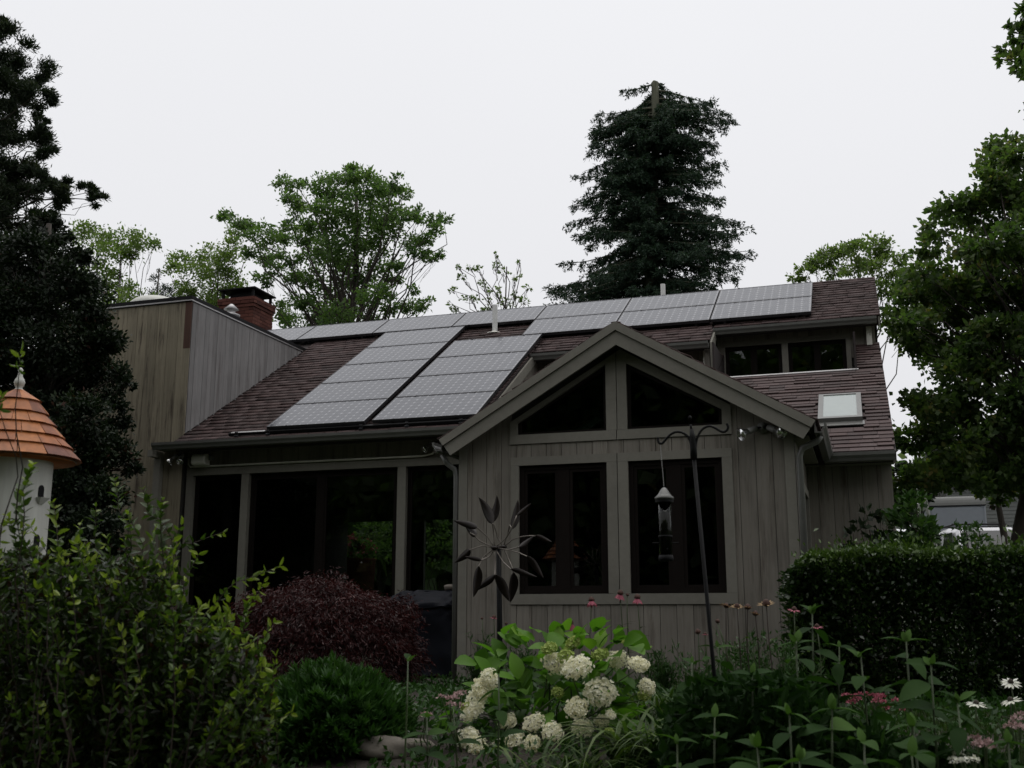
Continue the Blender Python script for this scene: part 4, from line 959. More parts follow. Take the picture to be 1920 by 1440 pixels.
# the wood behind the photographer: what the windows mirror
def woods():
    V, var = [], []
    for k in range(760):
        far_ = 365 < k < 400
        x = rng.uniform(-34, 26) if not far_ else rng.uniform(-16, -3.5); yv = rng.uniform(-20, -8) if not far_ else rng.uniform(27, 31); h = rng.uniform(1.0, 13.5) if not far_ else rng.uniform(1, 5.5)
        if k >= 400: x, yv, h = rng.uniform(-16, 6), rng.uniform(-15, -9), rng.uniform(.5, 11)
        if k >= 640: x, yv, h = rng.uniform(-75, 60), rng.uniform(56, 66), rng.uniform(1.5, 7.5)
        n = 290; P, tone = blob((x, yv, h - 1.6 + (2.6 if k >= 640 else 0)), 2.2 if k < 640 else 3.2, n, 0.8, 14, 0.25)
        V.append(cards(P, 0.60, 0.42)); var.append(np.clip(rng.normal(.45, .2, n) + tone, 0, 1))
    o = link('woods', card_mesh('woods', np.concatenate(V), np.concatenate(var)), G['maple']); tag(o, kind='stuff')
woods()

# ------------------------------------------------------------------ shrubs and beds
def leaf_mesh(name, Lf, Wf, mat, var, curl=0.25, fold=0.2, nseg=5, shape=0.42, teeth=0.0):
    """A single leaf along +Y, base at the origin, upper face +Z."""
    v, f = [], []
    for i in range(nseg + 1):
        t = i/nseg
        w = Wf/2*(math.sin(math.pi*min(1, t**(math.log(.5)/math.log(shape))))**0.85 if 0 < t < 1 else (0.06 if t == 0 else 0.0))
        if teeth and 0 < t < 1: w *= 1 + teeth*(1 if i % 2 else -1)
        zc = -curl*Lf*t*t
        v += [(-w, t*Lf, zc + fold*w), (0, t*Lf, zc), (w, t*Lf, zc + fold*w)]
    for i in range(nseg):
        a = 3*i
        f += [(a, a+1, a+4, a+3), (a+1, a+2, a+5, a+4)]
    me = bpy.data.meshes.new(name); me.from_pydata(v, [], f)
    at_ = me.attributes.new('var', 'FLOAT', 'FACE'); at_.data.foreach_set('value', [var]*len(f))
    me.shade_smooth(); me.materials.append(mat)
    return me
def place(p, d, up=(0, 0, 1), s=1.0, roll=0.0):
    """Matrix that lays +Y along d with the face towards up."""
    y = Vector(d).normalized(); u = Vector(up)
    x = y.cross(u)
    if x.length < 1e-4: x = Vector((1, 0, 0))
    x.normalize(); z = x.cross(y)
    m = Matrix((x, y, z)).transposed().to_4x4() @ Matrix.Rotation(roll, 4, 'Y')
    return Matrix.Translation(Vector(p)) @ m @ Matrix.Scale(s, 4)

def mass(name, parent, C, mat, Lf, Wf, dirs=None, spread=1.0, var=None, kind=None, ovate=False):
    o = link(name, card_mesh(name, cards(C, Lf, Wf, dirs, spread, ovate=ovate), np.clip(rng.normal(.45, .22, len(C)), 0, 1) if var is None else var), mat, parent)
    if kind: o['kind'] = kind
    return o

# big leafy shrub, lower left
def big_shrub():
    base = np.array([-2.9, 3.9, float(gz(-2.9, 3.9))])
    t = thing('leafy_shrub', 'big loose shrub with yellow-green shoot tips filling the lower left corner', 'shrub', base)
    lib = [leaf_mesh('leaf', 0.046, 0.024, G['shrub'], 0.2 + 0.08*k, 0.22, 0.3, 4) for k in range(11)]
    st = MB(); C, D, Vv = [], [], []; cnt = 0
    tips = [(215,902,4.0),(268,918,4.1),(305,938,3.9),(240,965,3.9),(180,950,4.0),(100,942,3.7),(45,900,3.6),(62,872,3.5),(15,968,3.5),(150,985,3.9),(340,985,4.1),(418,998,4.2),(372,1040,4.1),
            (524,1062,4.1),(495,1090,4.1),(470,1120,4.0),(512,1168,3.9),(500,1195,4.0),(518,1232,3.9),(430,1130,3.9),(545,1338,3.6),(38,662,3.2),(2,742,3.2),(285,1000,3.8),(325,1015,3.9),(200,1010,3.8),(455,1290,3.6),(420,1330,3.5)]
    xs = np.array([-60, 0, 50, 100, 150, 200, 250, 300, 350, 400, 450, 500, 520]); ys = np.array([960, 965, 950, 980, 1000, 975, 975, 1005, 1070, 1110, 1140, 1200, 1300])
    shoots = [(a, b, c, True) for a, b, c in tips]
    for _ in range(330):
        x = rng.uniform(-60, 520); y0 = np.interp(x, xs, ys); yv = y0 + (1480 - y0)*rng.beta(1.1, 1.5) + 15
        if x > 470 and yv > 1330: x -= 60
        shoots.append((x, yv, rng.uniform(3.4, 4.7), False))
    for (px, py, Y, main) in shoots:
        tip = at(px, py, Y)
        b = np.array([tip[0] + rng.uniform(-.12, .12) + (-.25 if px > 330 else 0.05), Y + rng.uniform(-.1, .25), max(tip[2] - rng.uniform(.5, .9), float(gz(0, Y)))])
        if py < 780: b = np.array([tip[0] - .22, Y + .3, tip[2] - .6])
        if 1055 < py < 1075 and px > 500 or (px, py) in ((418, 998), (545, 1338)): b = np.array([tip[0] - .42, Y, tip[2] - .28])
        P = wiggly(b, tip, 8, 0.045, 0.10)
        st.tube(P, list(np.linspace(.0035, .0012, 8)), 5, False)
        Ln = np.linalg.norm(P[-1] - P[0]); npair = int(Ln*(0.72 if main else 0.62)/0.030) if py > 800 else 5
        tone = rng.normal(0, .1)
        for k in range(npair):
            f = 1 - (1-0.25)*(k/npair) if py > 800 else 1 - .035*k
            i = min(int(f*7), 6); q = P[i] + (P[i+1]-P[i])*(f*7-i); fw = unit(P[i+1]-P[i])
            a = (k % 2)*math.pi/2 + rng.normal(0, .35)
            e1 = unit(np.cross(fw, [0.3, .9, .2])); e2 = np.cross(fw, e1)
            for sg in (1, -1):
                sd = sg*(math.cos(a)*e1 + math.sin(a)*e2)
                d = unit(fw*(1.15 - 0.6*(1-f)) + sd + np.array([0, 0, .05]) + rng.normal(size=3)*.38)
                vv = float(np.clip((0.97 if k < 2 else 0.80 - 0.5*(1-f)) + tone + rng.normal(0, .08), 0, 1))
                sz = (0.62 + 0.16*min(k, 3))*rng.uniform(.85, 1.15)
                if main and cnt < 298:
                    link('leaf', lib[min(10, max(0, int((vv - .2)/.08)))], None, t, place(q, d, (0, -.3, 1), sz, rng.normal(0, .4))); cnt += 1
                else: C.append(q); D.append(d); Vv.append(vv)
    st.build('stem', M['brown_stem'], t, True)
    n = 42000                                           # inner leaves of the thicket
    x = rng.uniform(-90, 500, n); y0 = np.interp(x, xs, ys) + 75; yv = y0 + (1500 - y0)*rng.uniform(0, 1, n); Yv = rng.uniform(3.6, 5.2, n)
    IC = np.array([at(a, b, c) for a, b, c in zip(x, yv, Yv)])
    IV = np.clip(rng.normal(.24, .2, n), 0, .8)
    C = np.concatenate([np.array(C), IC]); D = np.concatenate([np.array(D), rng.normal(size=(n, 3)) + [0, 0, .5]]); Vv = np.concatenate([np.array(Vv), IV])
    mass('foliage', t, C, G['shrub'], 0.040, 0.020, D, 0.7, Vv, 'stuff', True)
big_shrub()

# low rounded green shrub
def mound():
    Y = 6.3; c = at(620, 1420, Y); t = thing('green_shrub', 'low rounded bright green shrub in front of the red laceleaf maple', 'shrub', (c[0], Y, float(gz(0, Y))))
    hw = 150/px_per_m(Y, 620); top = at(615, 1245, Y)[2]; bot = float(gz(0, Y)); hh = top - bot
    m = 520
    d = unit(rng.normal(size=(m, 3))); d[:, 2] = np.abs(d[:, 2])
    S = np.array([c[0], Y, bot]) + d*np.array([hw, .55, hh])*rng.uniform(.80, 1.0, (m, 1))
    S[:, 2] += 0.05*np.sin(S[:, 0]*9)*np.cos(S[:, 1]*7)
    lib = [leaf_mesh('leaf', 0.075, 0.019, G['mound'], 0.1 + 0.1*k, 0.15, 0.3, 4, 0.55) for k in range(9)]
    C, D, Vv = [], [], []; cnt = 0
    st = MB()
    order = np.argsort(S[:, 1] - S[:, 2]*.6)
    for i in order:
        s = S[i]; ax = unit(d[i]*.7 + np.array([0, -.15, .75])); tone = rng.normal(0, .14)
        if rng.random() < .25: st.tube(wiggly((c[0] + (s[0]-c[0])*.3, Y, bot), s, 4, .05), [.012, .009, .006, .003], 4, False)
        e1 = unit(np.cross(ax, [.2, .9, .1])); e2 = np.cross(ax, e1)
        nl = rng.integers(16, 24)
        for k in range(nl):
            a = k*2.4; op = .35 + .9*k/nl
            dd = unit(ax + op*(math.cos(a)*e1 + math.sin(a)*e2) + rng.normal(size=3)*.1); q = s - ax*.05*k/nl
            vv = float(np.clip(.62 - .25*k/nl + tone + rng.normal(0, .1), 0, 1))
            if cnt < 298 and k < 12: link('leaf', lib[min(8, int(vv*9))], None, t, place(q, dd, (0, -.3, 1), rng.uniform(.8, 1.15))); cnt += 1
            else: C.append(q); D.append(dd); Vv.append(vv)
    st.build('stem', M['brown_stem'], t, True)
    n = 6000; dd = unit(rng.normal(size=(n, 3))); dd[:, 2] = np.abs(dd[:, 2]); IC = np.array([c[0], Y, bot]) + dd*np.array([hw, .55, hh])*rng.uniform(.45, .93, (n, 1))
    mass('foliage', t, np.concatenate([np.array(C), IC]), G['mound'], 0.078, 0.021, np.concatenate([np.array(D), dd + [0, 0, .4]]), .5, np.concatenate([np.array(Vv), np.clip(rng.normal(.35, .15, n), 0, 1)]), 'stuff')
mound()

# weeping red laceleaf maple
def laceleaf():
    Y = 9.6; ppm = px_per_m(Y, 640); c = at(596, 1300, Y); gb = float(gz(0, Y))
    t = thing('red_maple', 'weeping dark red laceleaf maple mounded in front of the glass doors', 'tree', (c[0], Y, gb))
    tr = MB(); V, var = [], []
    m = 900
    d = unit(rng.normal(size=(m, 3))); d[:, 2] = np.abs(d[:, 2])
    top = at(620, 1088, Y)[2]; hw = 168/ppm
    hh = top - gb
    for i in range(m):
        lump = 1 + .06*math.sin(d[i, 0]*9 + 1) + .05*math.cos(d[i, 1]*8 + d[i, 0]*5)
        dz = d[i].copy(); dz[2] = dz[2]**.5; dz[:2] *= (1 - .12*dz[2]**4)
        s = np.array([c[0], Y, gb]) + dz*np.array([hw, .72, hh])*rng.uniform(.80, 1.0)*lump
        s[2] = max(s[2], gb + .12)
        out = unit(np.array([d[i, 0], d[i, 1], 0.02]))
        n = 58; tt = rng.uniform(0, 1, (n, 1)); ln = rng.uniform(.10, .24)
        P = s + out*tt*ln*.8 + rng.normal(size=(n, 3))*[.045, .045, .03]; P[:, 2] -= (tt[:, 0]**2)*ln*.5
        dirs = out*.7 + np.array([0, 0, -.75]) + np.zeros((n, 3))
        V.append(cards(P, .055, .012, dirs, 1.3)); var.append(np.clip(rng.normal(.45, .2, n) + rng.normal(0, .15), 0, 1))
        if i % 14 == 0: tr.tube(wiggly((c[0], Y, gb + hh*.35), s, 5, .07, .15), [.03, .022, .015, .009, .005], 5, False)
    tr.tube(wiggly((c[0], Y, gb-.05), (c[0], Y, gb + hh*.6), 5, .08), [.07, .06, .05, .045, .03], 8)
    tr.build('trunk', M['bark'], t, True)
    link('crown', card_mesh('crown', np.concatenate(V), np.concatenate(var)), G['red'], t)
laceleaf()

# clipped hedge on the right
def hedge():
    x0 = at(1480, 1045, 9.1)[0]; x1 = 3.4; y0, y1 = 9.0, 10.25; zt = at(1600, 1036, 9.05)[2]; gb = float(gz(0, 9))
    t = thing('hedge', 'clipped dark green hedge running right from the gable corner', 'hedge', ((x0+x1)/2, 9.6, gb))
    n = 115000
    u = rng.uniform(0, 1, n); C = np.empty((n, 3)); D = np.zeros((n, 3))
    a = u < .62; b = (u >= .62) & (u < .9); e = u >= .9
    C[:, 0] = rng.uniform(x0, x1, n); C[:, 1] = rng.uniform(y0, y1, n); C[:, 2] = gb + rng.uniform(0, 1, n)*(zt - gb)
    dep = np.abs(rng.normal(0, .07, n)) + (rng.random(n) < .42)*rng.uniform(0, .3, n)
    lump = .045*np.sin(C[:, 0]*5.1 + 1) + .035*np.sin(C[:, 0]*11.3 + C[:, 2]*6) + .03*np.sin(C[:, 2]*13 + C[:, 1]*7)
    C[a, 1] = y0 + dep[a] + lump[a]; D[a] = [0, -1, .35]
    C[b, 2] = zt - dep[b] + .6*lump[b]; D[b] = [0, -.1, 1]
    C[e, 0] = x0 + dep[e] + lump[e]; D[e] = [-1, -.2, .3]
    rc = np.clip(.16 - (C[:, 0] - x0), 0, .16) ; C[:, 2] -= np.where(C[:, 2] > zt - .25, rc*.8, 0)     # rounded corner
    C[b, 2] += np.where(rng.random(b.sum()) < .3, rng.exponential(.035, b.sum()), 0)
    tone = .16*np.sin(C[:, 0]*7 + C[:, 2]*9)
    mass('foliage', t, C, G['hedge'], .046, .026, D, 1.3, np.clip(rng.normal(.40, .22, n) + tone*.6 + .5*np.clip(1 - (zt - C[:, 2])/.17, 0, 1), 0, 1))  # leaves lighten near the top: light from the sky painted into their colour
    st = MB()
    for k in range(46):
        x = x0 + .15 + k*(x1-x0-.2)/46; st.tube(wiggly((x, 9.6, gb-.03), (x + rng.uniform(-.1, .1), 9.6 + rng.uniform(-.4, .4), zt - .08), 5, .05), [.022, .018, .014, .01, .005], 5, False)
    st.build('stem', M['bark'], t, True)
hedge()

def bush(name, label, Y, clusters, mat, leaf, dens, cat='shrub', depth=.25, red=None):
    b = at(clusters[0][0], 1000, Y); gb = float(gz(0, Y))
    t = thing(name, label, cat, (b[0], Y, gb)); st = MB(); V, var = [], []
    for (px, py, rp) in clusters:
        c = at(px, py, Y + rng.uniform(-depth, depth)); r = rp/px_per_m(Y, px); n = int(dens*r*r) + 10
        P, tone = blob(c, r, n, .9, sig=.3); V.append(cards(P, leaf[0], leaf[1], P - c + [0, -.02, .05], 1.0, flat=0)); var.append(np.clip(rng.normal(.5, .2, n) + tone, 0, 1))
        st.tube(wiggly((b[0] + rng.uniform(-.1, .1), Y, gb), c, 5, .06), [.014, .012, .009, .007, .004], 5, False)
    st.build('stem', M['brown_stem'], t, True); link('foliage', card_mesh('foliage', np.concatenate(V), np.concatenate(var)), mat, t)
    return t
bush('leafy_shrub', 'tall leafy shrub at the house end above the hedge, left of the camper', 12.0, [(1715,955,20),(1700,975,24),(1725,985,24),(1690,1005,28),(1722,1015,26),(1738,1035,20),(1710,1040,28),(1670,1030,22),(1708,935,12),(1726,940,11),(1700,1060,30),(1742,1000,9),(1700,950,16),(1715,1030,26),(1690,1040,26)], G['shrubgreen'], (.085, .05), 5200)
bush('red_leaved_shrub', 'small plant with drooping red-tinged leaves against the dark house end wall', 11.3, [(1625,965,12),(1612,985,14),(1640,985,14),(1600,1000,10),(1650,1005,18),(1630,1015,16),(1662,985,14),(1655,1030,22),(1620,1035,18),(1590,1025,8)], G['cedar'], (.085, .045), 1500)
bush('bright_shrub', 'bright green leafy shrub on the hedge line in front of the white car', 11.0, [(1798,988,7),(1812,992,9),(1826,988,8),(1838,992,7),(1812,1012,14),(1834,1014,13),(1800,1022,12),(1850,1026,10),(1825,1030,18),(1868,1034,9),(1790,1038,14),(1845,1042,16)], G['shrubgreen'], (.06, .03), 6500)

# grass on the lawn, and the strappy day-lily clump
def grass():
    n = 26000
    x = rng.uniform(.0, 3.6, n); y = rng.uniform(4.2, 9.1, n); C = np.stack([x, y, gz(x, y) + .01], -1)
    d = np.stack([rng.normal(0, .35, n), rng.normal(0, .35, n), np.ones(n)], -1)
    o = link('grass', card_mesh('grass', cards(C, .075, .008, d, .4), np.clip(rng.normal(.35, .2, n), 0, 1)), G['blade']); tag(o, kind='stuff')
grass()
def ground_cover():
    n = 15000
    x = rng.uniform(-4.6, 1.0, n); y = rng.uniform(4.6, 10.6, n); C = np.stack([x, y, gz(x, y) + .03 + rng.uniform(0, .14, n)*(.5 + .5*np.sin(x*3)*np.cos(y*2.3))], -1)
    d = rng.normal(size=(n, 3)) + [0, 0, .9]
    o = link('ground_cover', card_mesh('ground_cover', cards(C, .055, .03, d, .6), np.clip(rng.normal(.3, .18, n), 0, 1)), G['mound']); tag(o, kind='stuff')
ground_cover()
def blade_mesh(Lf, Wf, bend, var):
    v, f = [], []; n = 7
    for i in range(n + 1):
        t = i/n; a = bend*t; r = Lf/bend if bend > 1e-3 else 0
        y, z = r*(1 - math.cos(a)), r*math.sin(a); w = Wf/2*(1 - t**2.2)*min(1, .5 + 3*t)
        v += [(-w, y, z), (0, y - .12*w, z - .12*w), (w, y, z)]
    for i in range(n): a = 3*i; f += [(a, a+1, a+4, a+3), (a+1, a+2, a+5, a+4)]
    me = bpy.data.meshes.new('blade'); me.from_pydata(v, [], f)
    at_ = me.attributes.new('var', 'FLOAT', 'FACE'); at_.data.foreach_set('value', [var]*len(f)); me.shade_smooth(); me.materials.append(G['blade']); return me
blades = [blade_mesh(.42 + .03*k, .016 + .001*k, 1.5 + .12*k, .2 + .08*k) for k in range(9)]
def lily(label, px, Y, n, spread, s0):
    b = at(px, 1300, Y); gb = float(gz(0, Y)); t = thing('daylily_clump', label, 'plant', (b[0], Y, gb), 'strappy clumps in the flower bed')
    for k in range(n):
        a = rng.uniform(0, 2*math.pi); p = (b[0] + rng.normal(0, spread), Y + rng.normal(0, spread*.7), gb)
        link('blade', blades[rng.integers(0, 9)], None, t, Matrix.Translation(p) @ Matrix.Rotation(a, 4, 'Z') @ Matrix.Rotation(-rng.uniform(.0, .45), 4, 'X') @ Matrix.Scale(s0*rng.uniform(.7, 1.2), 4))
lily('arching strappy clump right of the white hydrangea blooms', 1215, 6.0, 190, .13, 1.05)
lily('low strappy clump in front of the hydrangea at the bottom edge', 1080, 5.7, 120, .14, .8)
lily('fine strappy clump between the hydrangea and the gable wall', 1250, 7.2, 90, .08, .95)
def undergrowth():
    n = 9000
    px = rng.uniform(1240, 1930, n); py = np.interp(px, [1240, 1300, 1500, 1580, 1700, 1930], [1350, 1275, 1275, 1350, 1400, 1430]) + rng.uniform(0, 170, n)
    Yv = rng.uniform(4.9, 6.4, n); C = np.array([at(a, b, c) for a, b, c in zip(px, py, Yv)]); C[:, 2] = np.maximum(C[:, 2], gz(C[:, 0], C[:, 1]) + .02)
    d = rng.normal(size=(n, 3)) + [0, -.2, .4]
    o = link('undergrowth', card_mesh('undergrowth', cards(C, .075, .034, d, .5, ovate=True), np.clip(rng.normal(.22, .18, n), 0, 1)), G['milkweed']); tag(o, kind='stuff')
undergrowth()
# ------------------------------------------------------------------ hydrangea
def head_mesh(Rh, nfl, mat, vbase):
    V, var = [], []
    for k in range(nfl):
        ph = k*2.39996; zc = 1 - 1.45*(k + .5)/nfl; r = math.sqrt(max(0, 1 - zc*zc))
        nrm = np.array([r*math.cos(ph), r*math.sin(ph), zc]); lump = 1 + .10*math.sin(4*ph*.37 + 5*zc) + .08*math.sin(nrm[0]*6 + nrm[1]*5); c = nrm*np.array([Rh, Rh, Rh*.66])*rng.uniform(.72, 1.08)*lump; nrm = unit(nrm + rng.normal(size=3)*.30)
        e1 = unit(np.cross(nrm, [.3, .5, .8])); e2 = np.cross(nrm, e1); a0 = rng.uniform(0, 1.6); s = rng.uniform(.013, .019); tn = np.clip(vbase + rng.normal(0, .18), 0, .93)
        for q in range(4):
            a = a0 + q*math.pi/2; dd = unit((math.cos(a)*e1 + math.sin(a)*e2)*.85 + nrm*rng.uniform(.1, .75)); sd = -math.sin(a)*e1 + math.cos(a)*e2; lift = nrm*.004
            V += [c, c + dd*s*.55 + sd*s*.5 + lift, c + dd*s*1.05 + lift*.6, c + dd*s*.55 - sd*s*.5 + lift]; var.append(tn)
    me = card_mesh('flower_head', np.array(V), var); me.materials.append(mat); return me
def hydrangea():
    Y = 6.7; c = at(1035, 1400, Y); gb = float(gz(0, Y))
    t = thing('hydrangea', 'bright green hydrangea covered in creamy white flower heads', 'flowering shrub', (c[0], Y, gb))
    heads = [(1040,1243,30,0),(1082,1252,36,0),(1062,1232,26,1),(1030,1216,22,1),(1075,1206,22,1),(1125,1228,24,1),(1157,1237,26,0),(1198,1246,26,0),(1172,1205,10,1),(1125,1298,34,0),(1046,1298,18,1),(1080,1328,28,0),(1213,1288,22,0),(1208,1304,20,1),(918,1272,26,0),(905,1292,30,0),(893,1312,28,0),(886,1335,26,0),(873,1325,16,1),
             (953,1352,22,0),(1000,1355,24,0),(878,1385,28,0),(895,1400,26,0),(930,1410,30,0),(1035,1372,26,0),(1092,1365,26,0),(965,1390,26,0),(998,1395,22,0),(1128,1352,18,0),(1145,1340,14,0),(890,1430,26,0),(835,1432,16,0),(1142,1372,14,1)]
    hm = [head_mesh(.075, 135, G['petal'], .3 + .12*k) for k in range(4)]; hg = [head_mesh(.06, 95, G['green_petal'], .3 + .2*k) for k in range(3)]
    st = MB(); root = np.array([c[0], Y + .15, gb])
    for (px, py, r, g) in heads:
        Yh = Y - .25 + rng.uniform(-.12, .12) + (.12 if py < 1240 else 0) - (.2 if py > 1370 else 0)
        p = at(px, py, Yh); s = .76*r/px_per_m(Yh, px)/.075
        ax = unit(np.array([(p[0]-c[0])*.5, -.55, .75]) + rng.normal(size=3)*.2)
        z = Vector(ax); q = z.to_track_quat('Z', 'Y').to_matrix().to_4x4()
        link('flower_head', (hg if g else hm)[rng.integers(0, 3)], None, t, Matrix.Translation(p) @ q @ Matrix.Rotation(rng.uniform(0, 6), 4, 'Z') @ Matrix.Diagonal((s*rng.uniform(.85, 1.05), s*rng.uniform(.75, .95), s*rng.uniform(.75, .95), 1)))
        st.tube(wiggly(root + rng.normal(size=3)*[.12, .1, 0], p - ax*.03, 6, .04, .04), [.006, .006, .005, .005, .004, .004], 5, False)
    lib = [leaf_mesh('leaf', .155, .10, G['hydrangea'], .1 + .11*k, .25, .22, 8, .45, .035) for k in range(8)]
    lf = [(975,1190),(960,1200),(985,1205),(1000,1192),(950,1188),(1058,1180),(1045,1190),(1075,1188),(1090,1195),(1040,1200),(1120,1175),(1140,1180),(1155,1190),(1165,1200),(1125,1195),(1145,1210),(1100,1210),(1185,1200),(1190,1215),(1205,1210),(1015,1230),(985,1235),(990,1255),(1010,1265),(1100,1235),(1110,1260),(1140,1255),(1120,1270),(1080,1285),(1095,1300),(1170,1270),(1180,1290),(1150,1310),(1165,1325),
          (950,1250),(935,1240),(925,1250),(910,1245),(945,1265),(965,1280),(985,1300),(1005,1315),(975,1320),(1020,1335),(1050,1340),(1040,1270),(1060,1310),(960,1300),(940,1300),(930,1325),(915,1350),(970,1340),(900,1365),(925,1375),(1060,1390),(1010,1380),(1110,1390),(1180,1345),(1200,1330),(1190,1370),(860,1350),(845,1365),(855,1390),(870,1410),(910,1395),(950,1415),(985,1415),(1030,1405),(835,1400),(850,1425),(905,1225),(893,1238),(940,1225)]
    for k in range(270):
        if k < len(lf)*2: px, py = lf[k // 2]; px += rng.normal(0, 9); py += rng.normal(0, 7)
        else:
            a = rng.uniform(0, math.pi*2); r_ = math.sqrt(rng.random()); px, py = 1040 + 165*r_*math.cos(a), 1320 + 125*r_*math.sin(a)
        Yl = Y - .18 + rng.uniform(-.1, .25) + (.15 if py < 1240 else 0) + (.28 if k >= len(lf)*2 else 0)
        p = at(px, py, Yl); d = unit(np.array([(p[0]-c[0])*1.2, -.55, .15 if py > 1215 else .5]) + rng.normal(size=3)*.42)
        vv = int(np.clip((5.2 if py < 1230 else 3.2) + rng.normal(0, 1.6), 0, 7))
        link('leaf', lib[vv], None, t, place(p - d*.06, d, (0, -.35, 1), rng.uniform(.72, 1.15), rng.normal(0, .35)))
    st.build('stem', M['stem'], t, True)
hydrangea()

# ------------------------------------------------------------------ tall broad-leaved plants
milk_lib = [leaf_mesh('leaf', .19, .088, G['milkweed'], .05 + .1*k, .35, .25, 6, .45) for k in range(10)]
milk_stem = MB(); milk_stem.tube([(0, 0, 0), (0.006, 0, .35), (0, .004, .7), (0, 0, 1)], [.0055, .005, .0045, .0035], 7); milk_stem = milk_stem.mesh('stem', True); milk_stem.materials.append(M['stem'])
def broadleaf(label, px, py, Y, npair=7, size=1.0, topup=False, dens=.072):
    tip = at(px, py, Y); gb = float(gz(tip[0], Y)); b = np.array([tip[0] + rng.normal(0, .02), Y + rng.normal(0, .02), gb])
    t = thing('broadleaf_plant', label, 'plant', b, 'tall stems with paired broad leaves'); H = np.linalg.norm(tip - b)
    ax = unit(tip - b); q = Vector(ax).to_track_quat('Z', 'Y').to_matrix().to_4x4()
    link('stem', milk_stem, None, t, Matrix.Translation(b) @ q @ Matrix.Diagonal((1, 1, H, 1)))
    a0 = rng.uniform(-.9, .9)
    for sg in ((1, -1, .4) if rng.random() < .45 else (.5,)): link('leaf', milk_lib[9], None, t, place(tip - ax*.005, unit(np.array([sg*math.sin(a0)*.5, sg*.4, 1.0]) + rng.normal(size=3)*.2), (0, -.8, .3), size*rng.uniform(.2, .36)))
    for k in range(npair):
        p = tip - ax*(dens*k*(1 + .12*k)) + rng.normal(size=3)*.006; 
        if (p - b) @ ax < .05: break
        a = a0 + (k % 2)*math.pi/2 + rng.normal(0, .22)
        for sg in (1, -1):
            d = np.array([sg*math.cos(a), sg*math.sin(a), (.95 if topup else rng.uniform(-.1, .7)) if k == 0 else .15 - .06*k + rng.normal(0, .28)])
            s = .9*size*(.58 if k == 0 else .85 + .1*min(k, 3))*rng.uniform(.88, 1.1)
            link('leaf', milk_lib[int(np.clip(6.5 - .8*k + rng.normal(0, 1.3), 0, 9))], None, t, place(p, unit(d), (0, -.12, 1), s, rng.normal(0, .25)))  # darker leaves lower down: shade under the lit tops, put into the colour
    return t
for a in [('broad-leaved stem with one pair of upturned leaves left of the hydrangea, before the laceleaf maple', 765, 1240, 5.3, 1, .8, True),
          ('tallest broad-leaved stem, its top pair of leaves folded up before the hedge', 1523, 1150, 5.6, 6, .8, True),
          ('broad-leaved stem whose flat top leaves spread before the dark hedge, right of the pink flowers', 1699, 1203, 5.2, 6, 1.0, False),
          ('broad-leaved stem with rounded drooping top leaves, farthest right before the hedge', 1746, 1246, 5.0, 6, 1.1, False),
          ('broad-leaved stem with wide arching leaves right of the shepherd hook pole', 1493, 1202, 5.3, 7, 1.0, False),
          ('broad-leaved stem beside the pole foot with curling pale top leaves', 1298, 1242, 5.2, 6, .9, False),
          ('broad-leaved stem at the pole foot with two level bright leaves', 1346, 1213, 5.5, 6, .85, False),
          ('broad-leaved stem with grey-green paired leaves between pole and tallest stem', 1410, 1262, 5.0, 7, 1.0, False),
          ('broad-leaved stem left of the pink flower cluster, leaves hanging to one side', 1574, 1213, 5.6, 7, .9, False),
          ('broad-leaved stem just above the pink flower cluster with pointed leaves', 1614, 1232, 5.5, 6, .95, True),
          ('short broad-leaved stem with two bright heart-shaped leaves facing the viewer', 1480, 1338, 4.6, 5, .9, False),
          ('short broad-leaved stem low at the right with large grey leaves over the lawn', 1712, 1362, 4.5, 5, 1.1, False),
          ('broad-leaved stem at the bottom edge under the lawn with flat light leaves', 1710, 1418, 4.3, 4, 1.15, False),
          ('short broad-leaved stem beside the white daisies over the lawn', 1795, 1318, 4.9, 4, .85, True),
          ('broad-leaved stem at the bottom right corner with two small bright leaves', 1890, 1392, 4.5, 4, .9, False),
          ('low broad-leaved stem right of the strappy clump at the bottom edge', 1340, 1345, 4.7, 6, 1.0, False),
          ('low dark broad-leaved stem at the bottom centre right among the stems', 1560, 1330, 4.8, 6, 1.1, False),
          ('low broad-leaved stem at the bottom edge below the pole', 1420, 1400, 4.4, 5, 1.1, False),
          ('leafy stem left of the hydrangea at the bottom with pale undersides', 800, 1345, 5.2, 5, .8, False),
          ('leafy stem in front of the hydrangea blooms with grey-green leaves', 935, 1262, 5.4, 8, .75, False),
          ('dark leafy stem with broad leaves between the mounded shrub and the hydrangea', 850, 1330, 5.5, 5, .8, False),
          ('low broad-leaved stem under the tallest stem at the bottom edge', 1500, 1425, 4.3, 4, 1.1, False),
          ('low dark leafy stem right of the pink flowers at the bottom edge', 1620, 1392, 4.4, 4, 1.1, False),
          ('low grey-green leafy stem at the foot of the daylily leaves', 1270, 1395, 4.6, 5, .9, False)]:
    broadleaf(*a)

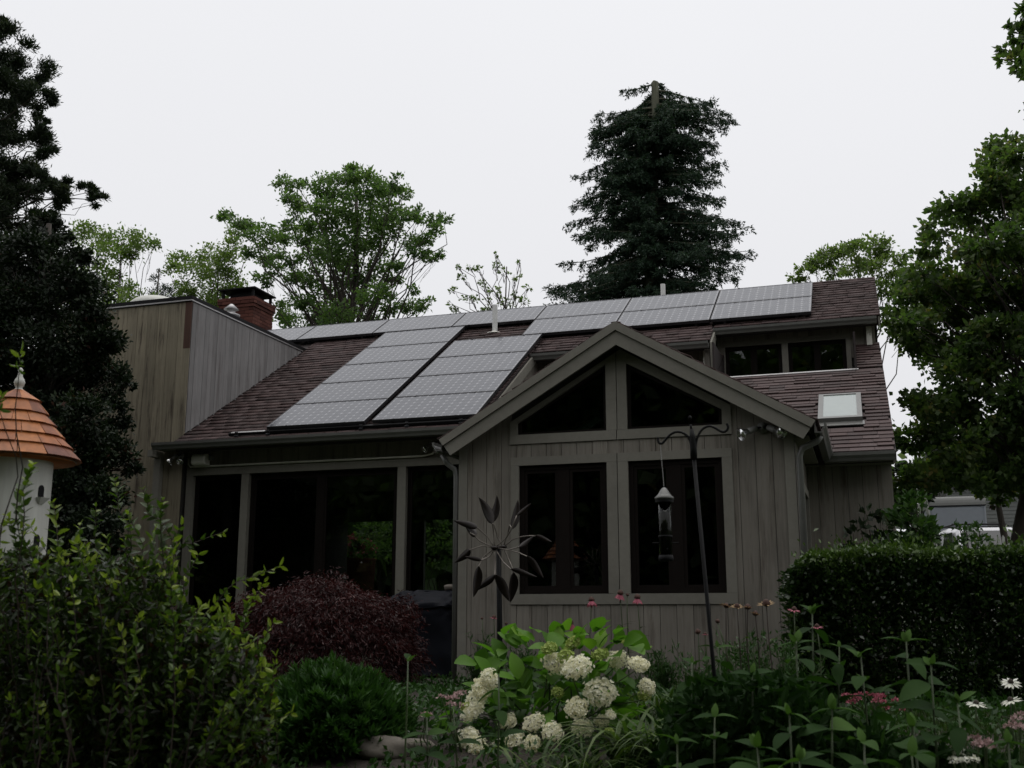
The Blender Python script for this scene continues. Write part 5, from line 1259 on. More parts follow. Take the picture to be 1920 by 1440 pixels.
# ------------------------------------------------------------------ coneflowers and daisies
def petals_mesh(mat, n, Lp, Wp, droop):
    V, var = [], []
    for k in range(n):
        a = 2*math.pi*k/n + rng.normal(0, .08); d = np.array([math.cos(a), math.sin(a), -droop + rng.normal(0, .08)]); d = unit(d); s = np.array([-math.sin(a), math.cos(a), 0]); l = Lp*rng.uniform(.85, 1.1)
        c = np.array([math.cos(a), math.sin(a), 0])*.010
        V += [c, c + d*l*.55 + s*Wp/2, c + d*l, c + d*l*.55 - s*Wp/2]; var.append(rng.uniform(.1, .9))
    me = card_mesh('petals', np.array(V), var); me.materials.append(mat); return me
def cone_mesh(r, mat):
    m_ = MB(); m_.lathe((0, 0, 0), [(r*.5, -r*.4), (r, 0), (r*.92, r*.45), (r*.6, r*.95), (r*.2, r*1.2), (0, r*1.22)], 10); me = m_.mesh('cone', True); me.materials.append(mat); return me
pm = {'pink': petals_mesh(G['pink'], 14, .046, .019, 1.5), 'white': petals_mesh(G['white_petal'], 14, .046, .016, .15), 'dry': petals_mesh(G['dry_petal'], 11, .036, .011, -.15), 'flat': petals_mesh(G['pink'], 12, .045, .016, .2)}
cm = {'cone': cone_mesh(.021, M['cone']), 'yellow': cone_mesh(.015, M['seed'])}
lance = [leaf_mesh('leaf', .12, .022, G['shrub'], .15 + .12*k, .4, .2, 5, .4) for k in range(5)]
def coneflower(label, px, py, Y, kind='pink', nl=12, size=1.0, name='coneflower', cat='flower', lean=0.0):
    tip = at(px, py, Y); gb = float(gz(tip[0], Y)); b = np.array([tip[0] + lean, Y + .03, gb])
    t = thing(name, label, cat, b, 'daisies and coneflowers'); H = tip[2] - gb
    m_ = MB(); P = wiggly(b, tip, 7, .02); m_.tube(P, list(np.linspace(.0055, .0035, 7)), 6); m_.build('stem', M['brown_stem'] if kind == 'dry' else M['stem'], t, True)
    q = Matrix.Translation(tip) @ Matrix.Rotation(rng.normal(0, .25), 4, 'X') @ Matrix.Rotation(rng.normal(0, .2), 4, 'Y') @ Matrix.Scale(size*(1.35 if kind == 'pink' else 1), 4)
    if kind != 'bud': link('petals', pm[kind], None, t, q)
    link('cone', cm['yellow' if kind == 'white' else 'cone'], None, t, q)
    for k in range(nl):
        f = rng.uniform(.1, .78); i = min(int(f*6), 5); p = P[i] + (P[i+1]-P[i])*(f*6-i); a = k*2.4
        link('leaf', lance[rng.integers(0, 5)], None, t, place(p, unit(np.array([math.cos(a), math.sin(a), .5])), (0, 0, 1), (1.2 - .5*f)*size, 0))
for a in [('pink coneflower below the sill of the left gable window, standing alone', 1109, 1126, 9.3, 'pink'), ('tallest pink coneflower, in front of the trim between the gable windows', 1163, 1113, 9.3, 'pink'),
          ('pink coneflower below the left corner of the right gable window', 1195, 1121, 9.2, 'pink'), ('pink coneflower just above the bright hydrangea leaves', 1069, 1168, 8.6, 'pink', 4),
          ('flat red-pink flower left of the wind spinner pole', 926, 1158, 9.6, 'flat'), ('dark seed head between the two right pink coneflowers', 1176, 1116, 9.35, 'bud', 6, .7), ('dark bud on a thin stem left of the wind spinner pole', 904, 1160, 9.7, 'bud', 6, .6),
          ('dark bud right of the wind spinner pole', 949, 1170, 9.6, 'bud', 5, .7),
          ('faded coneflower nearest the pole, first of the fading row below the right window', 1361, 1137, 7.6, 'dry', 4), ('faded reddish coneflower in the fading row below the right window, its cone darkest', 1382, 1138, 7.6, 'dry', 4),
          ('faded yellowish coneflower in the fading row, on the thickest stem', 1402, 1140, 7.5, 'dry', 4, 1.1), ('faded coneflower lower right of the fading row', 1416, 1152, 7.5, 'dry', 4),
          ('widest fading coneflower with orange petals at the hedge corner', 1437, 1133, 7.4, 'dry', 4, 1.35), ('dark bud leaning left of the fading coneflowers', 1345, 1166, 7.5, 'bud', 4, .8, 'coneflower', 'flower', .12),
          ('dark red seed head just left of the pole', 1309, 1186, 7.6, 'bud', 3), ('dark red flower right beside the pole base', 1322, 1189, 7.6, 'flat', 3, .55),
          ('pale pink daisy flower against the hedge near its left end', 1489, 1143, 7.0, 'flat', 3, .8), ('small pink daisy lower on the hedge beside the tallest stem', 1532, 1175, 6.6, 'flat', 3, .7),
          ('upper white daisy of the two at the right edge', 1895, 1279, 6.3, 'white', 3), ('lower white daisy of the two at the right edge', 1895, 1313, 6.2, 'white', 4, 1.05), ('white daisy left of the two at the right edge, over the lawn', 1830, 1319, 6.2, 'white', 4, 1.05)]:
    coneflower(*a)

def cluster_flower(name, label, px, py, Y, n, rx, rz, mat, group, cat='flower', fl=.016, stems=5):
    c = at(px, py, Y); gb = float(gz(c[0], Y)); t = thing(name, label, cat, (c[0], Y, gb), group); st = MB()
    k = px_per_m(Y, px); V, var = [], []
    heads = [(rng.uniform(-1, 1)*rx/k, rng.uniform(-.12, .12), rng.uniform(-1, 1)*rz/k) for _ in range(n)]
    for i, h in enumerate(heads):
        p = c + np.array(h)
        m = 30; d = unit(rng.normal(size=(m, 3))); d[:, 2] = np.abs(d[:, 2]); C = p + d*[.022, .022, .012]
        V.append(cards(C, fl, fl*.8, d, .8)); var.append(rng.uniform(.1, .9, m))
        if i < stems*2: st.tube(wiggly((c[0] + rng.normal(0, .04), Y, gb), p, 5, .04), [.005, .0045, .004, .0035, .003], 5, False)
    st.build('stem', M['stem'], t, True); link('florets', card_mesh('florets', np.concatenate(V), np.concatenate(var)), mat, t)['kind'] = 'stuff'
    for q in range(10):
        a = q*2.4; p = (c[0] + rng.normal(0, .05), Y, gb + rng.uniform(.1, .8)*(c[2] - gb)); link('leaf', lance[q % 5], None, t, place(p, (math.cos(a), math.sin(a), .4), (0, 0, 1), .9))
cluster_flower('pink_flower', 'low patch of deep pink flower clusters in front of the hedge foot', 1635, 1313, 7.6, 17, 50, 12, G['pink'], 'clustered flower heads', stems=8)
cluster_flower('pale_flower', 'pale pink flower cluster on a bent stem left of the hydrangea', 850, 1312, 6.2, 7, 26, 12, G['pale_pink'], 'clustered flower heads')
cluster_flower('pale_flower', 'small pale pink flower tuft above the bottom left of the hydrangea', 808, 1342, 6.1, 2, 5, 5, G['pale_pink'], 'clustered flower heads')
cluster_flower('pale_flower', 'pale pink flower clump over the lawn at the bottom right', 1828, 1392, 4.9, 5, 20, 9, G['pale_pink'], 'clustered flower heads')
cluster_flower('pale_flower', 'pale mauve flower clump cut by the right edge of the picture', 1908, 1358, 5.2, 6, 16, 12, G['pale_pink'], 'clustered flower heads')
cluster_flower('pale_flower', 'small whitish flower sprig at the bottom right corner', 1815, 1422, 4.8, 4, 22, 10, G['white_petal'], 'clustered flower heads')

# feathery bed plants by the wall
for px, Y, h, lb in ((905, 9.9, .5, 'feathery green plant at the wall foot left of the wind spinner'), (985, 10.1, .42, 'feathery green plant at the wall foot right of the wind spinner'), (1240, 9.9, .35, 'feathery green plant at the wall foot right of the hydrangea'), (1400, 8.2, .55, 'bushy green plant under the fading coneflowers'), (1470, 7.6, .5, 'bushy green plant at the hedge corner behind the tallest stems'), (1350, 8.0, .45, 'bushy green plant behind the pole foot')):
    b = at(px, 1200, Y); gb = float(gz(0, Y)); t = thing('bed_plant', lb, 'plant', (b[0], Y, gb), 'bushy bed plants'); st = MB(); V = []; vr = []
    for k in range(34):
        e = np.array([b[0] + rng.normal(0, .13), Y + rng.normal(0, .1), gb + h*rng.uniform(.5, 1.1)]); P = wiggly((b[0] + rng.normal(0, .05), Y, gb), e, 5, .05); st.tube(P, [.004, .0035, .003, .0025, .002], 4, False)
        m = 36; tt = rng.uniform(.2, 1, m); C = np.array([P[min(int(x*4), 3)] + (P[min(int(x*4), 3)+1] - P[min(int(x*4), 3)])*(x*4 - min(int(x*4), 3)) for x in tt]) + rng.normal(size=(m, 3))*.012
        V.append(cards(C, .055, .012, np.tile([0, 0, .6], (m, 1)), 1.5)); vr.append(np.clip(rng.normal(.45, .2, m), 0, 1))
    st.build('stem', M['stem'], t, True); link('foliage', card_mesh('foliage', np.concatenate(V), np.concatenate(vr)), G['mound'], t)

# ------------------------------------------------------------------ birdhouse
def birdhouse():
    Y = 5.0; ap = at(35, 735, Y); k = px_per_m(Y, 35); gb = float(gz(0, Y)); c = np.array([ap[0], Y, 0.])
    t = thing('birdhouse', 'round white birdhouse with a conical orange cedar roof and white finial', 'birdhouse', (ap[0], Y, gb))
    zf = lambda py: at(35, py, Y)[2]
    rb = 67/k; z_e = zf(862); zb = zf(1075)
    m_ = MB(); m_.lathe(c, [(rb, zb), (rb, z_e + .06)], 40); m_.lathe(c, [(rb+.02, zb-.03), (rb+.02, zb)], 40); m_.build('body', M['white'], t, False)
    m_ = MB(); m_.lathe(c, [(.05, gb-.1), (.05, zb-.03)], 16); m_.build('post', M['white'], t, True)
    prof = [(9, 735), (33, 755), (47, 779), (62, 800), (77, 822), (92, 842), (107, 864)]
    P = [(r/k, zf(py)) for r, py in prof]
    m_ = MB(); m_.lathe(c, [(P[-1][0]-.01, P[-1][1]+.004), (rb-.01, P[-1][1]+.012)], 40); m_.build('soffit', M['white'], t, True)
    m_ = MB(); m_.lathe(c, [(r-.012, z-.004) for r, z in P[::-1]], 32); rf = m_.build('roof', M['cedar'], t, True)
    for i, n in enumerate((7, 10, 12, 14, 15, 17)):
        (r0, z0), (r1, z1) = P[i], P[i+1]
        off = rng.uniform(0, 1)
        cuts = np.cumsum(rng.uniform(.7, 1.3, n)); cuts = (cuts/cuts[-1] + off)*2*math.pi
        for j in range(n):
            a, b = cuts[j-1] if j else cuts[-1] - 2*math.pi, cuts[j]
            s_ = MB(); s_.cur = float(np.clip(rng.normal(.48, .32) - (.18 if i == 5 else 0), 0, 1)); vs_ = []
            ns = 3; a += .006; b -= .006; over = .35
            for (rr, zz, o) in ((r0 - (r1-r0)*over*.4, z0 + (z0-z1)*over*.4, 0.0), (r1, z1, .010 + rng.uniform(0, .004))):
                for lay_ in (0, 1):
                    for q in range(ns+1):
                        an = a + (b-a)*q/ns; e = (.007 if lay_ else 0) + o
                        vs_.append((c[0] + (max(rr, .004)+e)*math.cos(an), c[1] + (max(rr, .004)+e)*math.sin(an), zz + e*.6 + (.0 if lay_ else 0)))
            w = ns+1; fs = []
            for q in range(ns):
                fs += [(w+q, w+q+1, 3*w+q+1, 3*w+q), (q+1, q, 2*w+q, 2*w+q+1), (2*w+q, 3*w+q, 3*w+q+1, 2*w+q+1), (q, q+1, w+q+1, w+q)]
            fs += [(0, w, 3*w, 2*w), (ns, 2*w+ns, 3*w+ns, w+ns)]
            s_.add(vs_, fs); link('shingle', s_.mesh('shingle'), M['cedar'], rf)
    f0 = zf(738)
    m_ = MB(); m_.lathe((c[0], c[1], f0), [(.036, 0), (.036, .010), (.026, .022), (.017, .034), (.026, .048), (.031, .064), (.026, .082), (.015, .098), (.012, .125), (.014, .14), (.006, .152), (0, .154)], 20); m_.build('finial', M['white'], t, True)
    for (px, py) in ((72, 912), (68, 1008)):
        p = at(px, py, Y - rb*.85); ang = math.atan2(p[1] - c[1], p[0] - c[0])
        # lay an arched doorway on the drum, just proud of it
        xoff = (p[0] - c[0])/rb; an = -math.acos(np.clip(xoff, -1, 1)); nrm = np.array([math.cos(an), math.sin(an), 0]); tg = np.array([-math.sin(an), math.cos(an), 0])
        fr = (np.array([c[0], c[1], p[2]]) + nrm*rb, tg, np.array([0, 0, 1.]), nrm)
        w, h = .021, .034
        arch = [(-w, -h), (w, -h), (w, h*.3)] + [(w*math.cos(x), h*.3 + w*1.1*math.sin(x)) for x in np.linspace(0.2, math.pi-.2, 8)] + [(-w, h*.3)]
        m_ = MB(); m_.prism(arch, fr, -.01, .0025); d_ = m_.build('doorway', M['black_metal'], t)
        m_ = MB(); m_.add([fr[0] + tg*x - np.array([0, 0, h+.004]) + nrm*dn + np.array([0, 0, zz]) for (x, dn, zz) in ((-.036, 0, 0), (.036, 0, 0), (.036, .035, 0), (-.036, .035, 0), (-.016, 0, -.035), (.016, 0, -.035), (.016, .008, -.035), (-.016, .008, -.035))],
                          [(0, 1, 2, 3), (4, 7, 6, 5), (0, 4, 5, 1), (1, 5, 6, 2), (2, 6, 7, 3), (3, 7, 4, 0)]); m_.build('ledge', M['white'], t)
birdhouse()

# ------------------------------------------------------------------ wind spinner
def spinner():
    Yf, Yb = 9.12, 9.26; Zx = 220/1092
    pt = lambda u, v, Y: at(840 + u*Zx, 910 + v*Zx, Y)
    foot = at(944, 1240, 9.2); gb = float(gz(0, 9.2)); hub = pt(470, 585, 9.2)
    t = thing('wind_spinner', 'bronze wind spinner with two wheels of curved leaf blades on a slim pole', 'wind spinner', (foot[0], 9.2, gb))
    m_ = MB(); m_.tube([(hub[0] + .02, 9.2, gb-.1), (hub[0] + .012, 9.2, (gb+hub[2])/2), (hub[0], 9.2, hub[2])], [.026, .024, .021], 10); m_.build('pole', M['black_metal'], t, True)
    hf, hb = pt(435, 582, Yf), pt(515, 575, Yb)
    m_ = MB(); m_.tube([hf + [0, -.02, 0], hb + [0, .02, 0]], .016, 10)
    for h in (hf, hb): m_.lathe(h - [0, 0, .02], [(.01, 0), (.03, .012), (.034, .02), (.03, .03), (.01, .04)], 12)
    m_.build('hub', M['bronze'], t, True)
    A = [(0,[(425,450),(415,365)],(415,355),(284,110),.26),(1,[(460,480),(432,380)],(415,345),(452,93),.26),(1,[(560,430),(575,370)],(598,405),(650,133),.24),(0,[(540,490),(590,410)],(640,280),(775,165),.2),
         (0,[(370,480),(280,400)],(272,392),(50,328),.20),(0,[(300,520),(208,440)],(255,470),(150,362),.28),(0,[(320,562),(200,602)],(205,598),(62,722),.26),(0,[(390,660),(320,692)],(312,696),(150,662),.2),
         (0,[(330,665),(288,745)],(284,755),(236,1042),.26),(1,[(446,720),(440,815)],(438,828),(258,985),.22),(0,[(438,740),(436,825)],(440,835),(578,1085),.28),(1,[(565,690),(595,760)],(610,815),(582,1092),.26),
         (0,[(510,710),(580,775)],(585,780),(832,852),.17),(0,[(560,600),(650,622),(735,662)],(730,658),(892,862),.22),(1,[(600,505),(680,478),(757,470)],(812,470),(968,525),.24),(0,[(560,600),(650,577)],(660,572),(800,470),.2)]
    for w, arm, b0, tip, wd in A:
        Y = Yf if w == 0 else Yb; h = hf if w == 0 else hb
        pts = [h] + [pt(u, v, Y - .05*i) for i, (u, v) in enumerate(arm)] + [pt(*b0, Y - .06)]
        pts = [np.asarray(p) for p in pts]; fine = []
        for i in range(len(pts)-1): fine += [pts[i] + (pts[i+1]-pts[i])*q for q in (0, .5)]
        m_ = MB(); m_.tube(fine + [pts[-1]], .0055, 6); m_.build('arm', M['bronze_rod'], t, True)
        p0, p1 = pt(*b0, Y - .06), pt(*tip, Y + rng.uniform(-.05, .05)); d = p1 - p0; Ln = np.linalg.norm(d); d = d/Ln
        sd = unit(np.cross(d, [0, 1., 0])); up = np.cross(sd, d); tw = rng.uniform(-.7, .7); v, f = [], []; n = 9
        for i in range(n+1):
            q = i/n; wv = wd*Ln*.58*math.sin(math.pi*min(1, q**.8*.97 + .03))**.8; ang = tw*(q - .4) ; s2 = sd*math.cos(ang) + up*math.sin(ang); u2 = np.cross(s2, d); cp_ = .35*wv
            cc = p0 + d*Ln*q + u2*(.16*Ln*math.sin(math.pi*q))*.5
            for e in (0, .004): v += [cc - s2*wv + u2*(cp_ + e), cc + u2*e, cc + s2*wv + u2*(cp_ + e)]
        for i in range(n):
            a = 6*i
            f += [(a, a+1, a+7, a+6), (a+1, a+2, a+8, a+7), (a+4, a+3, a+9, a+10), (a+5, a+4, a+10, a+11), (a+3, a, a+6, a+9), (a+2, a+5, a+11, a+8)]
        m_ = MB(); m_.add(v, f); m_.build('blade', M['bronze'], t, True)
spinner()

# ------------------------------------------------------------------ shepherd's hook and feeder
def hook():
    Y = 5.2; pt = lambda u, v: at(1200 + u*200/929, 770 + v*310/1440, Y)
    top, foot = pt(447, 165), at(1337, 1235, Y); gb = float(gz(0, Y)); d = unit(foot - at(1300, 860, Y)); foot = at(1300, 860, Y) + d*((gb - at(1300, 860, Y)[2])/d[2])
    t = thing('plant_hook', "black double-armed shepherd's hook on a pole in front of the right gable window", 'garden hook', (foot[0], Y, gb))
    m_ = MB(); m_.tube([foot - [0, 0, .1], pt(470, 415)], [.0095, .0095], 10); m_.build('pole', M['black_metal'], t, True)
    m_ = MB(); m_.tube([pt(468, 420), pt(466, 330), pt(458, 240), pt(449, 160)], [.0165, .017, .015, .009], 12); m_.tube([pt(449, 165), pt(440, 120)], [.006, .005], 8); m_.lathe(pt(436, 62), [(0, -.012), (.006, -.008), (.009, 0), (.006, .008), (0, .011)], 10); m_.build('finial', M['black_metal'], t, True)
    def arc(P): 
        P = [np.asarray(pt(*p)) for p in P]; out = []
        for i in range(len(P)-1):
            p0, p1, p2, p3 = P[max(i-1, 0)], P[i], P[i+1], P[min(i+2, len(P)-1)]
            for q in np.linspace(0, 1, 5)[:-1]: out.append(.5*((2*p1) + (p2-p0)*q + (2*p0-5*p1+4*p2-p3)*q*q + (3*p1-p0-3*p2+p3)*q**3))
        return out + [P[-1]]
    for P in ([(450, 390), (445, 300), (420, 230), (370, 192), (315, 185), (265, 208), (225, 250), (195, 283), (170, 283), (157, 258), (158, 232)],
              [(485, 390), (487, 290), (505, 220), (545, 160), (600, 135), (650, 148), (695, 175), (725, 185), (755, 172), (767, 140), (755, 112)]):
        m_ = MB(); m_.tube(arc(P), .0062, 8); m_.build('hook_arm', M['black_metal'], t, True)
    # the feeder hangs from the left arm
    hx = at(1238, 832, Y); zc = lambda py: at(1245, py, Y)[2]; c = np.array([hx[0] + .012, Y, 0.])
    f = thing('bird_feeder', 'clear tube bird feeder with a grey cone cap hanging from the left hook', 'bird feeder', (c[0], Y, zc(1055)))
    m_ = MB(); m_.tube([hx, (c[0], Y, zc(912))], .0014, 6); m_.build('hanger', M['galv'], f)
    m_ = MB(); m_.lathe(c, [(.046, zc(936)), (.046, zc(933)), (.034, zc(929)), (.030, zc(927)), (.014, zc(917)), (.004, zc(914)), (0, zc(914))], 24); m_.build('cap', M['gutter'], f, True)
    m_ = MB(); m_.lathe(c, [(.044, zc(942)), (.044, zc(937))], 24); m_.build('cap_rim', M['black_metal'], f)
    m_ = MB(); m_.lathe(c, [(.030, zc(1043)), (.030, zc(942))], 24); m_.build('tube', glass_mat('smoked_plastic_tube', (.42, .45, .42), 1.3), f, True)
    m_ = MB(); m_.lathe(c, [(.025, zc(1043)), (.025, zc(962)), (.01, zc(958))], 16); m_.build('seed', M['seed'], f, True)
    m_ = MB(); m_.lathe(c, [(.033, zc(1052)), (.036, zc(1048)), (.033, zc(1041))], 24); m_.lathe(c, [(.034, zc(1008)), (.034, zc(1004))], 24); m_.build('base', M['black_metal'], f, True)
    for a, py in ((.3, 1018), (3.4, 1018), (1.9, 1030), (-1.2, 1030)):
        m_ = MB(); z = zc(py); m_.tube([(c[0] + .028*math.cos(a), Y + .028*math.sin(a), z), (c[0] + .062*math.cos(a), Y + .062*math.sin(a), z)], .0035, 6); m_.build('perch', M['black_metal'], f)
hook()

# ------------------------------------------------------------------ covered grill with a stone on top
def grill():
    cx, cy = -4.86, 12.2; gb = float(gz(0, cy)); t = thing('covered_grill', 'barbecue grill under a black vinyl cover beside the gable corner', 'grill', (cx, cy, gb))
    rings = [(gb+.02, .575, .40), (gb+.12, .57, .39), (gb+.3, .56, .38), (gb+.5, .55, .37), (gb+.66, .545, .36), (.06, .55, .37), (.075, .585, .40), (.10, .59, .40), (.13, .57, .37), (.2, .53, .27), (.25, .49, .17), (.268, .43, .12), (.272, .2, .05)]
    fine = []
    for p0, p1 in zip(rings[:-1], rings[1:]): fine += [tuple(np.array(p0) + (np.array(p1) - np.array(p0))*q) for q in (0, .34, .67)]
    rings = fine + [rings[-1]]
    n = 110; v, f = [], []
    for i, (z, hx, hy) in enumerate(rings):
        for j in range(n):
            a = 2*math.pi*j/n; ca, sa = math.cos(a), math.sin(a); e = .42
            x = hx*math.copysign(abs(ca)**e, ca); y = hy*math.copysign(abs(sa)**e, sa)
            am = .030*np.clip((.06 - z)/.5, 0, 1) + .011; fo = math.sin(7*a + 2.2*z*3) + .6*math.sin(13*a + 5*z + 1) + .5*math.sin(14*z + 3*a)
            cr = .011*(math.sin(11*x*3 + 31*z) + math.sin(19*x*2.1 - 43*z + 2) + .8*math.sin(47*x + 12*y*4 + 60*z))*np.clip((z + .3)/.4, .3, 1)
            v.append((cx + x + am*fo*ca + .5*cr*ca, cy + y + am*fo*sa + 1.1*cr*sa, z + .012*math.sin(5*a + 2)*(z < .1 and z > -.1) + .9*cr))
    for i in range(len(rings)-1):
        for j in range(n): f.append((i*n+j, i*n+(j+1) % n, (i+1)*n+(j+1) % n, (i+1)*n+j))
    f.append(tuple((len(rings)-1)*n + j for j in range(n)))
    m_ = MB(); m_.add(v, f); o = m_.build('cover', M['cover'], t, True); s = o.modifiers.new('sub', 'SUBSURF'); s.levels = s.render_levels = 1
    m_ = MB()
    for sx in (-.42, .42):
        for sy in (-.25, .25): m_.tube([(cx+sx, cy+sy, gb-.02), (cx+sx, cy+sy, gb+.06)], .03, 8)
    m_.build('wheel', M['tyre'], t)
    p = at(838, 1106, 12.05); rock('stone', 'small tan stone resting on the black grill cover', (p[0], 12.15, .262), (.07, .055, .042))
def rock(name, label, p, s, seed=1, group=None, rot=0.0):
    bm_v, bm_f = [], []; n, m = 14, 9; r = np.random.default_rng(seed + int(abs(p[0])*100))
    ph = r.uniform(0, 6, 6)
    for i in range(m+1):
        th = math.pi*i/m
        for j in range(n):
            a = 2*math.pi*j/n; d = np.array([math.sin(th)*math.cos(a), math.sin(th)*math.sin(a), math.cos(th)])
            k = 1 + .12*math.sin(3*d[0]+ph[0]) + .1*math.sin(4*d[1]+ph[1]) + .09*math.sin(5*d[2]+ph[2] + 3*d[0]); q = np.sign(d)*np.abs(d)**.75*k
            x, y = q[0]*s[0], q[1]*s[1]; bm_v.append((p[0] + x*math.cos(rot) - y*math.sin(rot), p[1] + x*math.sin(rot) + y*math.cos(rot), p[2] + s[2] + q[2]*s[2]))
    for i in range(m):
        for j in range(n): bm_f.append((i*n+j, (i+1)*n+j, (i+1)*n+(j+1) % n, i*n+(j+1) % n))
    m_ = MB(); m_.add(bm_v, bm_f); return tag(m_.build(name, M['stone'], None, True), label, 'stone', group)
grill()
for px, Y, s, lb, sd in ((722, 6.1, (.17, .11, .07), 'flat grey edging stone at the bottom edge, larger of the pair', 3), (780, 6.25, (.13, .09, .05), 'flat grey edging stone at the bottom edge, smaller of the pair', 5)):
    b = at(px, 1430, Y); rock('edging_stone', lb, (b[0], Y, float(gz(0, Y)) - .02), s, sd, 'edging stones of the bed', .2)

# ------------------------------------------------------------------ lamps and speaker on the walls
def floodlight(label, base, n, heads, s=1.0):
    base = np.asarray(base, float)
    t = thing('floodlight', label, 'floodlight', base, 'twin floodlights on the walls')
    m_ = MB(); m_.tube([base, base + np.array(n)*.03*s], .045*s, 14); m_.tube([base + np.array(n)*.03*s, base + np.array(n)*.05*s], .02*s, 10); m_.build('base_plate', M['lamp_grey'], t, True)
    for (a, b) in heads:
        p0 = base + np.array(n)*.04*s; p1, p2 = base + np.array(a), base + np.array(b); d = unit(p2 - p1); Ln = np.linalg.norm(p2 - p1)
        m_ = MB(); m_.tube([p0, p0 + (p1-p0)*.5 + np.array(n)*.01, p1], .009*s, 8); m_.build('arm', M['black_metal'], t, True)
        m_ = MB(); m_.tube([p1, p1 + d*.02*s, p1 + d*.08*s, p1 + d*.095*s], [.016*s, .024*s, .026*s, .026*s], 14); l = m_.build('lamp_barrel', M['lamp_grey'], t, True)
        m_ = MB(); m_.tube([p1 + d*.096*s, p1 + d*.12*s, p1 + d*.15*s, p1 + d*.165*s], [.026*s, .036*s, .05*s, .053*s], 18, False); m_.tube([p1 + d*.164*s, p1 + d*.15*s, p1 + d*.11*s], [.050*s, .044*s, .018*s], 18); link('reflector', m_.mesh('reflector', True), M['chrome'], l)
b = at(1430, 803, 10.99)
floodlight('twin floodlight with silvered lamps under the right gable rake', b, (0, -1, 0), [((-.05, -.05, .0), (-.155, -.13, -.055)), ((.05, -.05, .0), (.15, -.13, -.055))], 1.25)
b = at(818, 833, 14.06); floodlight('twin floodlight tucked under the eave where the gable rake begins', b, (0, -1, 0), [((-.04, -.05, .02), (-.12, -.13, -.08)), ((.05, -.05, .02), (.06, -.14, -.10))], 1.0)
b = at(340, 855, 13.92); floodlight('twin floodlight under the left end of the long gutter', b, (0, -1, 0), [((-.04, -.05, .02), (-.11, -.12, -.09)), ((.06, -.05, .02), (.08, -.13, -.08))], 1.05)
def speaker():
    c = at(377, 862, 13.98); t = thing('outdoor_speaker', 'white rounded outdoor speaker mounted under the gutter at the left corner', 'speaker', (c[0], 14.06, c[2]))
    prof = [(-.075, -.09), (.055, -.09), (.085, -.055), (.085, .03), (.06, .075), (-.02, .09), (-.075, .05)]
    fr = (np.array([c[0] - .11, 13.96, c[2]]), np.array([0, -1., 0]), np.array([0, 0, 1.]), np.array([1., 0, 0]))
    m_ = MB(); m_.prism(prof, fr, 0, .235); m_.build('housing', M['plastic'], t, bevel=.018)
    m_ = MB(); m_.tube([(c[0] + .14, 13.98, c[2] + .02), (c[0] + .17, 13.99, c[2] + .02)], .03, 10); m_.box(c[0] + .135, c[0] + .165, 13.97, 14.08, c[2] - .015, c[2] + .05); m_.build('bracket', M['lamp_grey'], t)
speaker()

